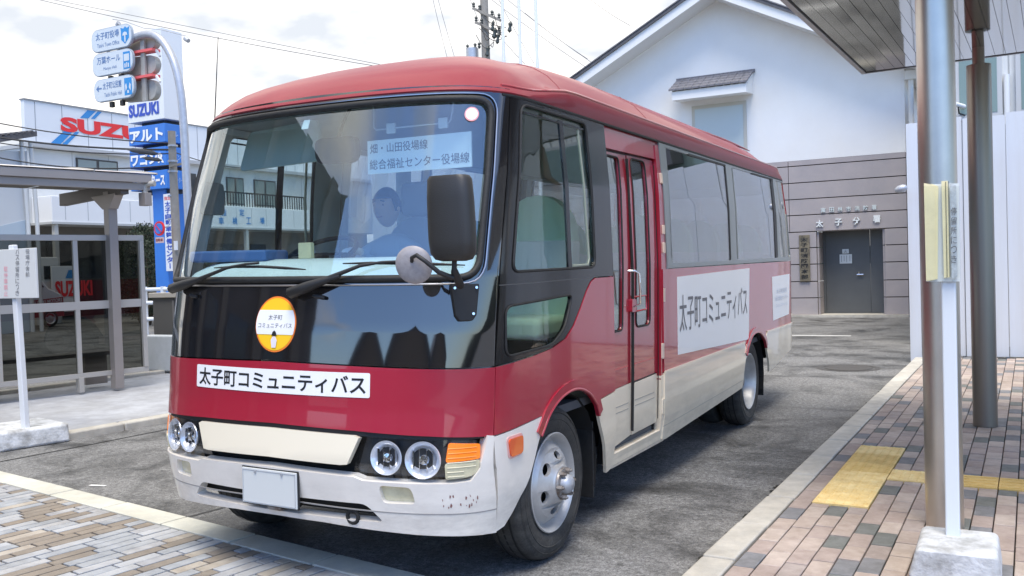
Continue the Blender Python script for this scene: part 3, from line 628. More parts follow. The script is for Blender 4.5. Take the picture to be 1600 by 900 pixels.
rf.add([roofpt(u, k) for k in range(KN) for u in US], [(k*n_+i, k*n_+i+1, (k+1)*n_+i+1, (k+1)*n_+i) for k in range(KN-1) for i in range(n_-1)])
rf.add([roofpt(u, KN-1) for u in (-UT, UT)], [])
ro = rf.build('roof', ROOFR, bus, smooth=45, local=True)
gu = MB(); gu.tube([roofpt(u, 0)+V(0, 0, -.006)+SN(u, 2.2)*.004 for u in US if abs(u) > 1.13], .007, 6) if False else None
for sg in (1, -1):
    ul = [u*sg for u in uu if u > 1.0]
    MB().tube([roofpt(u, 0)+V(0, 0, -.004)-SN(u, 2.2)*.002 for u in ul], .009, 6).build('gutter_seal', RUB, ro, smooth=60, local=True)
    MB().tube([roofpt(u, 3)+V(0, 0, .002) for u in ul if abs(u) < Uy(6.7, 2.28)], .006, 6).build('drip_rail', M('drip_rail_red', (.48, .06, .07), .25, coat=1), ro, smooth=60, local=True)
    MB().add([roofpt(u, 0)+V(0, 0, -.003) for u in ul]+[roofpt(u, 0)*1+V(-.06*sg, 0, -.003) for u in ul], [(i, i+1, len(ul)+i+1, len(ul)+i) for i in range(len(ul)-1)]).build('roof_edge_closing', BLKM, ro, local=True)
# pressed ridges on the roof sides and two roof joints
for sg in (1, -1):
    for t, zz in ((.26, .300), (.40, .360)):
        pts = []
        for i in range(21):
            y = 4.4+i*.1; u = Uy(y, 2.28)*sg; p = roofpt(u, 9); x = S(abs(u), 2.28)[0]; pts.append(V(sg*x*(1-t), y, 2.272+zz-.006-.0035*abs(i-10)*.2))
        MB().tube(pts, [.004+.010*math.sin(math.pi*i/20) for i in range(21)], 6).build('roof_bead', ROOFR, ro, smooth=60, local=True)
for y in (1.55, 2.95):
    MB().tube([roofpt(Uy(y, 2.28)*1, k)+V(0, 0, .0005) for k in range(4, KN)]+[roofpt(-Uy(y, 2.28), k)+V(0, 0, .0005) for k in range(KN-1, 3, -1)], .0022, 4).build('roof_joint', M('roof_joint_line', (.20, .03, .04), .5), ro, local=True)
# ceiling lining
cl = MB(); cu_ = [u for u in US if abs(u) < Uy(6.8, 2.28)]
cl.add([roofpt(u, k)+V(0, 0, -.035)-V(SN(u, 2.2).x, SN(u, 2.2).y, 0)*.03 for k in (0, 5, 8, 10, 13) for u in US], [(k*n_+i, k*n_+i+1, (k+1)*n_+i+1, (k+1)*n_+i) for k in range(4) for i in range(n_-1)])
cl.build('ceiling_lining', INTC, bus, smooth=60, local=True)

# --- underbody, wheels
BX('floor', INTD, bus, -.95, .95, .95, 7.0, .70, .745, local=True)
ub = MB().box(-.62, .62, .55, 6.9, .36, .70).box(-.93, .93, 1.95, 4.75, .42, .70).box(-.93, .93, 6.0, 6.85, .5, .70); ub.build('chassis', DARK, bus, local=True)
def wheel(y, sg, rear):
    zc = .387+(0 if sg > 0 else -.03); ax = V(sg, 0, 0); o = V(.985*sg, y, zc)
    tw = MB(); Rr = .387
    prof = [(.235, -.20), (.30, -.215), (.355, -.20), (Rr-.006, -.165), (Rr, -.12), (Rr, -.075), (Rr-.008, -.035), (.368, -.012), (.335, .0), (.30, .002), (.262, -.006), (.240, -.018)]
    tw.lathe(prof, o, ax, 64); w_ = tw.build('tyre', TYRE, bus, smooth=50, local=True)
    g = MB()
    for k in (-.145, -.105, -.062): g.lathe([(Rr+.0004, k), (Rr+.0006, k+.005), (Rr+.0004, k+.01)], o, ax, 48)
    g.build('tread_groove', DARK, w_, local=True)
    g = MB().lathe([(.350, -.0055+.001), (.352, -.003), (.346, .001), (.344, -.001)], o, ax, 64).lathe([(.318, .001), (.316, .004), (.312, .0035), (.310, .001)], o, ax, 64); g.build('sidewall_ring', TYRE, w_, smooth=40, local=True)
    rim = MB()
    if not rear:
        pr = [(.236, -.19), (.236, -.03), (.245, -.012), (.248, -.002), (.243, .002), (.232, -.006), (.224, -.03), (.212, -.048), (.205, -.046), (.19, -.022), (.172, -.006)]
        rim.lathe(pr, o, ax, 64)
        # disc with ventilation holes
        import math as mm
        nh = 6; outer = [(.172*math.cos(i*math.pi/48), .172*math.sin(i*math.pi/48)) for i in range(96)]; inner = [(.092*math.cos(i*math.pi/24), .092*math.sin(i*math.pi/24)) for i in range(48)]
        holes = []
        for k in range(nh):
            a0 = k*2*math.pi/nh+.35; cr_, ct = .134, a0; h = []
            for i in range(16):
                t = i*math.pi/8; rr_ = cr_+.022*math.sin(t); aa = a0+.25*math.cos(t); h.append((rr_*math.cos(aa), rr_*math.sin(aa)))
            holes.append(h)
        allp = outer+inner+[p for h in holes for p in h]
        tr = tessellate_polygon([[V(a, b, 0) for a, b in outer], [V(a, b, 0) for a, b in inner]]+[[V(a, b, 0) for a, b in h] for h in holes])
        def dz(a, b): r_ = math.hypot(a, b); return -.006+.045*((.172-r_)/.08)**1.3 if r_ < .172 else -.006
        rim.add([o+ax*dz(a, b)+V(0, a*sg, b) for a, b in allp], [tuple(t) for t in tr])
        base = 96+48
        for k in range(nh):
            h = holes[k]; rim.add([o+ax*dz(a, b)+V(0, a*sg, b) for a, b in h]+[o+ax*(dz(a, b)-.02)+V(0, a*sg*.99, b*.99) for a, b in h], [(i, (i+1) % 16, 16+(i+1) % 16, 16+i) for i in range(16)])
        rim.lathe([(.092, .039), (.085, .046), (.060, .048)], o, ax, 48)
        rm_ = rim.build('rim', STEEL, bus, smooth=40, local=True)
        MB().lathe([(.05, .045), (.048, .075), (.043, .088), (.03, .100), (.0, .104)], o, ax, 28).build('hub_cap', GALV, rm_, smooth=60, local=True)
        hb_ = MB().lathe([(.078, .046), (.074, .056), (.050, .058)], o, ax, 32)
        hb_.build('hub', RUST, rm_, smooth=50, local=True)
        for k in range(6):
            a = k*math.pi/3+.1; p = o+V(0, math.cos(a)*.068*1.0, math.sin(a)*.068)
            MB().cyl(p+ax*.05, p+ax*.078, .013, .012, 6).cyl(p+ax*.078, p+ax*.088, .007, .006, 8).build('wheel_nut', RUST, rm_, smooth=30, local=True)
        MB().lathe([(0, -.02), (.2, -.02)], o-ax*.10, ax, 32).build('brake_drum', DARK, rm_, local=True)
    else:
        pr = [(.236, -.19), (.236, -.03), (.245, -.012), (.248, -.002), (.243, .002), (.232, -.006), (.226, -.03), (.216, -.05), (.205, -.12), (.195, -.15), (.15, -.16), (.12, -.155), (.0, -.155)]
        rm_ = rim.lathe(pr, o, ax, 64).build('rim', STEEL, bus, smooth=40, local=True)
        MB().lathe([(.085, -.155), (.08, -.10), (.06, -.06), (.0, -.055)], o, ax, 28).build('hub_cap', RUST, rm_, smooth=60, local=True)
        tw = MB(); tw.lathe(prof, o-ax*.235, ax, 48); tw.build('inner_tyre', TYRE, bus, smooth=50, local=True)
    lin = MB(); yc = y+.12 if not rear else y+.17; pts = [(.47*math.cos(t), .44*math.sin(t)) for t in [R(-20+i*20) for i in range(12)]]
    n = len(pts); lin.add([V(sg*xx, yc+a, .38+b) for xx in (.965, .45) for a, b in pts], [(i, i+1, n+i+1, n+i) for i in range(n-1)]); lin.add([V(sg*.45, yc+a, .38+b) for a, b in pts], [tuple(range(n))])
    lin.build('wheel_arch_liner', DARK, bus, smooth=60, local=True)
for sg in (1, -1):
    wheel(1.15, sg, False); wheel(5.145, sg, True)
    BX('mud_flap', RUB, bus, min(.70*sg, .96*sg), max(.70*sg, .96*sg), 1.70, 1.712, .17, .60, bevel=.004, local=True)
    BX('mud_flap', RUB, bus, min(.60*sg, .96*sg), max(.60*sg, .96*sg), 5.78, 5.792, .17, .55, bevel=.004, local=True)
# --- rear end closing
bk = [(Uy(6.93, 1.7), 1.44), (UT, 1.44), (UT, 2.29), (Uy(6.86, 2.29), 2.29)]
for m in (False, True): skin('rear_window_surround', [(Uy(6.90, 1.6), 1.44), (UT, 1.44), (UT, 2.29), (Uy(6.82, 2.28), 2.29)], RED, mirror=m, holes=[[(UT-.75, 1.5), (UT-.002, 1.5), (UT-.002, 2.15), (UT-.72, 2.15)]], back=INTW)
skin('rear_window', [(UT-.76, 1.49), (UT, 1.49), (UT, 2.16), (UT-.73, 2.16)], TINTG, out_=-.012, thick=.002); skin('rear_window', [(UT-.76, 1.49), (UT, 1.49), (UT, 2.16), (UT-.73, 2.16)], TINTG, out_=-.012, thick=.002, mirror=True)

# --- wipers
def wiper(cover, arm, blade, name='windscreen_wiper'):
    a = [SV(u, z)+SN(u, z)*o for u, z, o in arm]; w_ = MB().tube(a, [.013, .011, .008, .006, .006][:len(a)], 8).build(name, BLKM, bus, smooth=60, local=True)
    c = [SV(u, z)+SN(u, z)*o for u, z, o in cover]; MB().tube(c, [.012, .027, .026, .018, .010][:len(c)], 8).build('wiper_arm_cover', BLKM, w_, smooth=50, local=True)
    b = [SV(u, z)+SN(u, z)*o for u, z, o in blade]; MB().tube(b, [.003]+[.0075]*(len(b)-2)+[.003], 6).build('wiper_blade', RUB, w_, smooth=60, local=True)
wiper([(-.80, 1.375, .03), (-.77, 1.378, .045), (-.66, 1.392, .05), (-.55, 1.412, .05), (-.46, 1.435, .045)], [(-.70, 1.39, .05), (-.50, 1.425, .05), (-.32, 1.475, .04), (-.20, 1.495, .03), (-.12, 1.498, .03)],
      [(-.44, 1.482, .018), (-.28, 1.486, .018), (-.1, 1.484, .018), (.04, 1.476, .018), (.16, 1.468, .018)])
wiper([(.09, 1.355, .03), (.11, 1.360, .045), (.20, 1.385, .05), (.29, 1.412, .05), (.37, 1.435, .045)], [(.17, 1.375, .05), (.33, 1.43, .05), (.46, 1.475, .04), (.56, 1.492, .03), (.66, 1.494, .03)],
      [(.36, 1.492, .018), (.5, 1.492, .018), (.66, 1.488, .018), (.80, 1.482, .018), (.92, 1.476, .018)])
for u in (-.60, .24): MB().tube([SV(u-.03, 1.352)+SN(u, 1.35)*.012, SV(u, 1.348)+SN(u, 1.35)*.022, SV(u+.035, 1.342)+SN(u, 1.34)*.01], [.006, .011, .008], 8).build('washer_nozzle', BLKM, bus, smooth=60, local=True)
# --- mirrors
def mp(px, py, y): return RM.transposed() @ (ony(px, py, y)-(P0-RM @ P0))
mc = []
for z, wd, ox in [(1.835, .060, .0), (1.84, .085, .0), (1.825, .096, .002), (1.75, .101, .004), (1.65, .103, .008), (1.58, .103, .010), (1.53, .098, .013), (1.505, .080, .015), (1.498, .05, .016)]: mc.append((z, wd, ox))
mm_ = MB(); ring = 20
for z, wd, ox in mc:
    for j in range(ring):
        t = 2*math.pi*j/ring; cx_, sx_ = math.cos(t), math.sin(t); e_ = .45
        mm_.v.append(V(1.005+ox+math.copysign(abs(cx_)**e_, cx_)*wd, .20+(.035 if sx_ > 0 else .052)*math.copysign(abs(sx_)**.7, sx_)*(wd/.1), z))
for i in range(len(mc)-1):
    for j in range(ring): mm_.f.append((i*ring+j, i*ring+(j+1) % ring, (i+1)*ring+(j+1) % ring, (i+1)*ring+j)); mm_.mi.append(0)
mm_.f += [tuple(range(ring)), tuple(range((len(mc)-1)*ring, len(mc)*ring))]; mm_.mi += [0, 0]
mir = mm_.build('side_mirror', MIRB, bus, smooth=50, local=True)
BX('mirror_glass', CHR, mir, .915, 1.09, .236, .239, 1.53, 1.81, bevel=.002, local=True)
b0 = SV(.93, 1.33)+SN(.93, 1.33)*.02
MB().tube([(1.02, .20, 1.52), (1.018, .20, 1.47), (1.013, .21, 1.455), (1.008, .26, 1.40), b0+V(0, -.06, .09)], [.010, .011, .016, .017, .018], 10).build('mirror_arm', BLKM, mir, smooth=60, local=True)
rmr = MB().lathe([(0, -.022), (.047, -.019), (.072, -.008), (.080, .002), (.078, .008), (0, .010)], V(.85, .16, 1.485), V(-.25, 1, .20), 32).build('round_mirror', MIRW, bus, smooth=50, local=True)
MB().tube([(1.005, .21, 1.43), (.97, .16, 1.455), (.93, .125, 1.50), (.895, .115, 1.525), (.865, .125, 1.515), (.855, .14, 1.50)], [.011, .010, .009, .009, .008, .008], 8).build('mirror_arm', BLKM, rmr, smooth=60, local=True)
nb = SN(.93, 1.32); tb = V(0, 0, 1).cross(nb).normalized()
bm_ = MB(); q = [(-.062, .075), (.062, .075), (.062, .06), (.048, -.06), (.03, -.085), (-.03, -.085), (-.048, -.06), (-.062, .06)]
bm_.prism(q, lambda a, b, t: SV(.93, 1.32)+tb*a+V(0, 0, b)+nb*t, -.005, .035); mbk = bm_.build('mirror_bracket', BLKM, bus, bevel=.006, local=True)
for a, b in ((-.048, .058), (.048, .058), (.032, -.055)): MB().cyl(SV(.93, 1.32)+tb*a+V(0, 0, b)+nb*.03, SV(.93, 1.32)+tb*a+V(0, 0, b)+nb*.043, .008, .006, 8).build('bracket_bolt', CHR, mbk, smooth=40, local=True)
MB().tube([SV(-1.04, 2.28), SV(-1.04, 2.28)+V(-.02, 0, .03), SV(-1.04, 2.28)+V(.045, -.02, .48)], [.008, .004, .0018], 6).build('radio_aerial', BLKM, bus, smooth=60, local=True)

# --- interior
ds = MB(); nd = 24; prof = [(0, .01), (.08, .06), (.22, .105), (.42, .125), (.54, .11), (.58, .02), (.60, -.10), (.61, -.45)]
uL = [-.97+i*1.94/nd for i in range(nd+1)]
ds.add([SV(u, 1.40)*1+V(-SN(u, 1.4).x*.04, .035, 0)+V(-SN(u, 1.4).x*d*.3, d*(1-.35*abs(u)), h) for d, h in prof for u in uL], [(k*(nd+1)+i, k*(nd+1)+i+1, (k+1)*(nd+1)+i+1, (k+1)*(nd+1)+i) for k in range(len(prof)-1) for i in range(nd)])
ds.build('dashboard', DASH, bus, smooth=50, local=True)
BX('dash_tray', BLUEC, bus, -.88, -.40, .58, .80, 1.515, 1.575, bevel=.015, rz=.15, local=True)
BX('notepad', PAPER, bus, -.33, -.235, .80, .83, 1.525, 1.61, bevel=.006, rz=-.1, local=True)
st_ = MB(); so_ = V(-.45, 1.12, 1.55); sa = V(0, -.50, 1).normalized(); e1 = V(1, 0, 0); e2 = sa.cross(e1)
st_.tube([so_+(e1*math.cos(t)+e2*math.sin(t))*.215 for t in [i*math.pi/20 for i in range(40)]], .014, 8, closed=True)
stw = st_.build('steering_wheel', BLKM, bus, smooth=60, local=True)
MB().bar(so_-e1*.2, so_+e1*.2, .03, .015).bar(so_, so_+e2*-.2, .03, .015).cyl(so_-sa*.5+V(0, -.12, 0), so_, .03, .05, 12).build('steering_column', BLKM, stw, local=True)
def seat(x, y, z, wd, top, cloth, cover=None, name='passenger_seat'):
    c = BX(name, cloth, bus, x-wd/2, x+wd/2, y-.42, y+.04, z-.12, z, bevel=.04, seg=3, local=True)
    bk_ = MB(); bw = wd/2; pts = [(-bw, 0), (bw, 0), (bw*1.02, .35)]+[(bw*.98*math.cos(R(a)), top-.26+.26*math.sin(R(a))) for a in range(0, 181, 15)]+[(-bw*1.02, .35)]
    bk_.prism(pts, lambda a, b, t: V(x+a, y+t+b*.16, z-.04+b), -.04, .07); bk_.build('seat_back', cloth, c, bevel=.035, seg=3, local=True)
    if cover:
        cv = MB(); pts2 = [(-bw*1.04, top-.46), (bw*1.04, top-.46), (bw*1.03, top-.27), (-bw*1.03, top-.27)]
        cv.prism(pts2, lambda a, b, t: V(x+a, y+t+b*.16, z-.04+b), -.055, .085); cv.build('seat_cover', cover, c, bevel=.03, seg=2, local=True)
    MB().box(x-.03, x+.03, y-.35, y-.05, .74, z-.11).build('seat_pedestal', DARK, c, local=True)
seat(-.45, 2.02, 1.12, .50, .72, GREYF, None, 'driver_seat')
MB().box(-.60, -.30, 2.11, 2.19, 1.80, 2.03).build('headrest', GREYF, bus, bevel=.04, local=True)
seat(.52, 2.30-.45, 1.18, .50, .74, GREENF, COVER, 'guide_seat')
for k in range(5):
    for x in (-.68, -.28, .62):
        yy = 3.2+k*.78
        seat(x, yy, 1.15, .38, .70, GREENF, COVER)
BX('driver_partition', M('partition_grey', (.30, .33, .35), .7), bus, -.93, -.12, 2.42, 2.45, .75, 1.55, local=True)
MB().cyl((-.10, 2.43, .75), (-.10, 2.43, 2.5), .016, n=12).cyl((.30, 2.0, .75), (.30, 2.0, 2.5), .016, n=12).build('grab_pole', M('grab_pole_grey', (.5, .52, .5), .4), bus, smooth=60, local=True)
vis = MB(); vis.prism(rnd([(-.80, 2.02), (-.17, 2.03), (-.21, 2.26), (-.76, 2.235)], .04, 3), lambda a, b, t: V(a, .80+t+(b-2)*.25+.30*max(0, abs(a)-.55), b), -.012, .012); vis.build('sun_visor', BLIND, bus, bevel=.006, local=True)
im = MB(); im.prism(rnd([(-.115, 2.00), (.13, 2.0), (.14, 2.13), (-.125, 2.13)], .05, 4), lambda a, b, t: V(a, .74+t, b), -.03, .02); imo = im.build('interior_mirror', BLKM, bus, bevel=.006, local=True)
MB().tube([(0, .75, 2.12), (0, .80, 2.22), (0, .86, 2.30)], .008, 6).build('mirror_stem', BLKM, imo, local=True)
sg_ = BX('destination_board', M('destination_board_white', (.90, .96, .93), .5, em=None), bus, .185, .785, .745, .755, 1.935, 2.10, bevel=.003, local=True)
text('畑・山田役場線', flat((.205, .742, 2.035), (.545, .742, 2.035), (.205, .742, 2.082)), INKG, sg_, 'board_lettering', bold=.004, local=True)
text('総合福祉センター役場線', flat((.20, .742, 1.955), (.775, .742, 1.955), (.20, .742, 2.005)), INKG, sg_, 'board_lettering', bold=.004, local=True)
br = MB().tube([(.235, .74, 2.27), (.235, .74, 2.16), (.245, .74, 2.15), (.67, .74, 2.15), (.68, .74, 2.16), (.70, .74, 2.26)], .005, 6).build('board_bracket', GALV, bus, smooth=60, local=True)
for x in (.335, .635): MB().box(x-.025, x+.025, .735, .75, 2.125, 2.175).build('board_clip', M('clip_clear', (.6, .62, .62), .3), br, bevel=.004, local=True)
skin('inspection_sticker', [(.90+.034*math.cos(t), 2.165+.034*math.sin(t)) for t in [i*math.pi/12 for i in range(24)]], M('sticker_pink_rim', (.85, .35, .35), .5), out_=.001, thick=.001)
skin('inspection_sticker', [(.90+.028*math.cos(t), 2.165+.028*math.sin(t)) for t in [i*math.pi/12 for i in range(24)]], STK, out_=.0022, thick=.001)
skin('toll_card', [(-.03, 2.15), (.015, 2.15), (.02, 2.195), (-.02, 2.195)], M('card_pale', (.6, .72, .72), .5), out_=-.008, thick=.001)
MB().prism(rnd([(.55, 1.78), (.72, 1.78), (.72, 1.96), (.55, 1.96)], .03, 3), lambda a, b, t: V(-.93+t, a+.15, b), -.01, .01).build('interior_speaker', M('speaker_grey', (.2, .2, .19), .8), bus, local=True)
for x in (-.90, .90):
    cr2 = MB(); 
    for i in range(8): pass
    ns = 14
    cr2.add([V(x*(1-.05), 2.46+i*.012+.0, z)+V((.012 if i % 2 else -.012), 0, 0) for z in (1.46, 2.26) for i in range(ns)], [(i, i+1, ns+i+1, ns+i) for i in range(ns-1)])
    if x < 0: cr2.build('window_curtain', COVER, bus, local=True)

# ------------------------------------------------------------------ the driver
def person(name, label, joints, edges, mats_fn, root_loc): pass
dr = thing('person', (-.45, 1.85, 1.12), 'seated driver in blue grey shirt and white gloves holding the steering wheel', 'person')
def skinned(name, pts, mat, parent, sub=2):       # pts: list of (pos, radius, parent index)
    me = bpy.data.meshes.new(name); off = ORG_.get(parent.name, V(0, 0, 0)); me.from_pydata([Vector(p)-off for p, r, k in pts], [(k, i) for i, (p, r, k) in enumerate(pts) if k is not None], [])
    me.materials.append(mat); o = bpy.data.objects.new(name, me); COL.objects.link(o); o.parent = parent
    m = o.modifiers.new('skin', 'SKIN'); m.use_smooth_shade = True
    for i, (p, r, k) in enumerate(pts):
        rr_ = r if isinstance(r, tuple) else (r, r); me.skin_vertices[0].data[i].radius = rr_; me.skin_vertices[0].data[i].use_root = (i == 0)
    s_ = o.modifiers.new('sub', 'SUBSURF'); s_.levels = sub; s_.render_levels = sub; return o
DZ = -.02
J = [((-.45, 1.80, 1.20), (.16, .12), None), ((-.45, 1.84, 1.36), (.15, .11), 0), ((-.45, 1.86, 1.54), (.175, .12), 1), ((-.45, 1.86, 1.63), (.12, .09), 2), ((-.45, 1.84, 1.70), (.058, .058), 3),
     ((-.27, 1.84, 1.59), .066, 3), ((-.24, 1.68, 1.40), .052, 5), ((-.26, 1.42, 1.50), .040, 6), ((-.28, 1.33, 1.56), .030, 7),
     ((-.63, 1.84, 1.59), .066, 3), ((-.68, 1.66, 1.40), .052, 9), ((-.65, 1.40, 1.50), .040, 10), ((-.62, 1.31, 1.56), .030, 11),
     ((-.35, 1.72, 1.19), .095, 0), ((-.33, 1.34, 1.20), .075, 13), ((-.33, 1.20, .90), .05, 14), ((-.55, 1.72, 1.19), .095, 0), ((-.57, 1.34, 1.20), .075, 16), ((-.57, 1.20, .90), .05, 17)]
body = skinned('body', J, SHIRT, dr)
hd_ = MB(); hc = V(-.45, 1.80, 1.865)
for i in range(17):
    t = math.pi*i/16; z = math.cos(t)
    for j in range(24):
        a = 2*math.pi*j/24; x = math.sin(t)*math.cos(a); y = math.sin(t)*math.sin(a)
        q = V(x*.078, y*.098, z*.122)
        if z < -.1: q.x *= 1-.25*(-z-.1); q.y *= 1-.12*(-z-.1)
        if y < -.8 and -.35 < z < .1 and abs(x) < .2: q.y -= .018       # nose
        hd_.v.append(hc+q)
for i in range(16):
    for j in range(24): hd_.f.append((i*24+j, i*24+(j+1) % 24, (i+1)*24+(j+1) % 24, (i+1)*24+j)); hd_.mi.append(0)
head = hd_.build('head', SKIN, dr, smooth=80)
for s_ in (-1, 1):
    MB().lathe([(0, -.012), (.016, -.008), (.02, 0), (.014, .008), (0, .010)], hc+V(.079*s_, .01, -.01), V(s_, 0, 0), 12).build('ear', SKIN, head, smooth=60)
    MB().lathe([(0, -.006), (.010, -.003), (.011, 0), (0, .002)], hc+V(.028*s_, -.086, .012), V(0, -1, 0), 12).build('eye', INKB, head, smooth=60)
MB().tube([hc+V(-.022, -.083, -.06), hc+V(0, -.09, -.062), hc+V(.022, -.083, -.06)], .0035, 6).build('mouth', M('lips', (.35, .12, .10), .6), head)
MB().tube([hc+V(-.045, -.082, .035), hc+V(-.02, -.092, .04)], .004, 5).tube([hc+V(.045, -.082, .035), hc+V(.02, -.092, .04)], .004, 5).build('eyebrows', HAIR, head)
hr = MB()
for i in range(8):
    t = math.pi*.5*i/7*1.12
    for j in range(24):
        a = 2*math.pi*j/24; x = math.sin(t)*math.cos(a); y = math.sin(t)*math.sin(a); z = math.cos(t)
        zz = z if y > -.3 else max(z, .42); hr.v.append(hc+V(x*.086, y*.106+.004, zz*.132 if zz == z else zz*.125))
for i in range(7):
    for j in range(24): hr.f.append((i*24+j, i*24+(j+1) % 24, (i+1)*24+(j+1) % 24, (i+1)*24+j)); hr.mi.append(0)
hr.build('hair', HAIR, dr, smooth=80)
for s_, hp in ((1, V(-.275, 1.315, 1.575)), (-1, V(-.625, 1.30, 1.575))):
    P_ = [(hp, .026, None), (hp+V(-.01*s_, -.05, .015), (.034, .02), 0), (hp+V(-.012*s_, -.085, .018), (.034, .017), 1)]
    for k, dx in enumerate((-.027, -.009, .009, .027)):
        L_ = (.030, .034, .032, .024)[k]; n0 = len(P_)
        P_ += [(hp+V(-.012*s_+dx, -.10, .020), .0098, 2), (hp+V(-.012*s_+dx, -.10-L_, .012), .009, n0), (hp+V(-.012*s_+dx, -.10-L_-.008, -.014), .008, n0+1)]
    n0 = len(P_); P_ += [(hp+V(-.04*s_, -.045, .005), .011, 1), (hp+V(-.052*s_, -.075, -.008), .0095, n0)]
    skinned('gloved_hand', P_, GLOVE, dr, 1)

# ------------------------------------------------------------------ ground
def asphalt():
    m = ASPH; t = m.node_tree; b = t.nodes['Principled BSDF']; n = t.nodes.new; L = t.links.new
    g = n('ShaderNodeNewGeometry')
    a = n('ShaderNodeTexVoronoi'); a.inputs['Scale'].default_value = 150; L(g.outputs['Position'], a.inputs['Vector'])
    r = n('ShaderNodeValToRGB'); r.color_ramp.elements[0].position = .0; r.color_ramp.elements[0].color = (.085, .085, .086, 1); r.color_ramp.elements[1].color = (.31, .31, .305, 1); r.color_ramp.elements[1].position = 1
    L(a.outputs['Color'], r.inputs[0])
    bn = n('ShaderNodeTexNoise'); bn.inputs['Scale'].default_value = 28; bn.inputs['Detail'].default_value = 6; L(g.outputs['Position'], bn.inputs['Vector'])
    bm_ = n('ShaderNodeMixRGB'); bm_.blend_type = 'OVERLAY'; bm_.inputs[0].default_value = .8; L(r.outputs[0], bm_.inputs[1]); L(bn.outputs['Fac'], bm_.inputs[2])
    # oil drips
    od = n('ShaderNodeTexNoise'); od.inputs['Scale'].default_value = 5.5; od.inputs['Detail'].default_value = 4; L(g.outputs['Position'], od.inputs['Vector']); orr = n('ShaderNodeValToRGB'); orr.color_ramp.elements[0].position = .66; orr.color_ramp.elements[0].color = (1, 1, 1, 1); orr.color_ramp.elements[1].position = .72; orr.color_ramp.elements[1].color = (.5, .5, .5, 1); L(od.outputs['Fac'], orr.inputs[0])
    om = n('ShaderNodeMixRGB'); om.blend_type = 'MULTIPLY'; om.inputs[0].default_value = 1; L(bm_.outputs[0], om.inputs[1]); L(orr.outputs[0], om.inputs[2]); bm_ = om
    # damp patches and streaks
    mp_ = n('ShaderNodeMapping'); mp_.inputs['Scale'].default_value = (1.0, 1.25, 1); mp_.inputs['Rotation'].default_value = (0, 0, .5); L(g.outputs['Position'], mp_.inputs['Vector'])
    w1 = n('ShaderNodeTexNoise'); w1.inputs['Scale'].default_value = 1.15; w1.inputs['Detail'].default_value = 7; w1.inputs['Roughness'].default_value = .68; w1.inputs['Distortion'].default_value = .6; L(mp_.outputs[0], w1.inputs['Vector'])
    wr = n('ShaderNodeValToRGB'); wr.color_ramp.elements[0].position = .45; wr.color_ramp.elements[0].color = (1, 1, 1, 1); wr.color_ramp.elements[1].position = .64; wr.color_ramp.elements[1].color = (.27, .27, .27, 1); L(w1.outputs['Fac'], wr.inputs[0])
    m2 = n('ShaderNodeMixRGB'); m2.blend_type = 'MULTIPLY'; m2.inputs[0].default_value = 1; L(bm_.outputs[0], m2.inputs[1]); L(wr.outputs[0], m2.inputs[2])
    L(m2.outputs[0], b.inputs['Base Color'])
    rr_ = n('ShaderNodeValToRGB'); rr_.color_ramp.elements[0].position = .45; rr_.color_ramp.elements[0].color = (.85, .85, .85, 1); rr_.color_ramp.elements[1].position = .68; rr_.color_ramp.elements[1].color = (.5, .5, .5, 1); L(w1.outputs['Fac'], rr_.inputs[0]); L(rr_.outputs[0], b.inputs['Roughness'])
    bp = n('ShaderNodeBump'); bp.inputs['Strength'].default_value = .5; bp.inputs['Distance'].default_value = .006; L(a.outputs['Distance'], bp.inputs['Height']); L(bp.outputs[0], b.inputs['Normal'])
asphalt()
g = MB(); g.quad((-180, -120, 0), (180, -120, 0), (180, 240, 0), (-180, 240, 0)); tag(g.build('road', ASPH), kind='structure')
def line(name, mat, pts, w_, z=.004):
    mb = MB()
    for a, b in zip(pts, pts[1:]):
        a, b = Vector((*a, z)), Vector((*b, z)); d = (b-a).normalized(); s_ = V(-d.y, d.x, 0)*w_/2; mb.quad(a-s_, b-s_, b+s_, a+s_)
    return tag(mb.build(name, mat), kind='structure')
TAR = M('tar_crack', (.018, .018, .018), .6)
line('road_crack', TAR, [(-5.2, .75), (-4.28, 1.61), (-4.2, 2.4), (-4.15, 3.16), (-4.0, 4.6)], .02)
line('road_crack', TAR, [(-1.43, .97), (-1.40, 1.15), (-1.37, 1.39), (-1.33, 1.9)], .015, .006)
line('road_marking', M('road_paint_white', (.75, .75, .73), .6, var=.15, vs=8), [(-2.6, 14.66), (.52, 14.62)], .12)
line('road_marking', M('road_paint_yellow', (.75, .50, .08), .6), [(-10.2, 2.0), (-9.5, 5.0), (-8.2, 12)], .14)
line('road_marking', M('road_paint_chip', (.8, .8, .8), .6), [(-2.79, 1.33), (-2.66, 1.36)], .03)
mh = MB().lathe([(.30, .004), (.29, .010), (.265, .006), (0, .006)], V(1.18, 9.6, 0), V(0, 0, 1), 40).lathe([(.40, .003), (.33, .004)], V(1.18, 9.6, 0), V(0, 0, 1), 40)
mhr = mh.build('manhole_cover', M('manhole_iron', (.09, .085, .08), .6, .3, bump=.4, bs=40), smooth=40); tag(mhr, 'round iron manhole cover in the asphalt behind the bus', 'manhole cover')

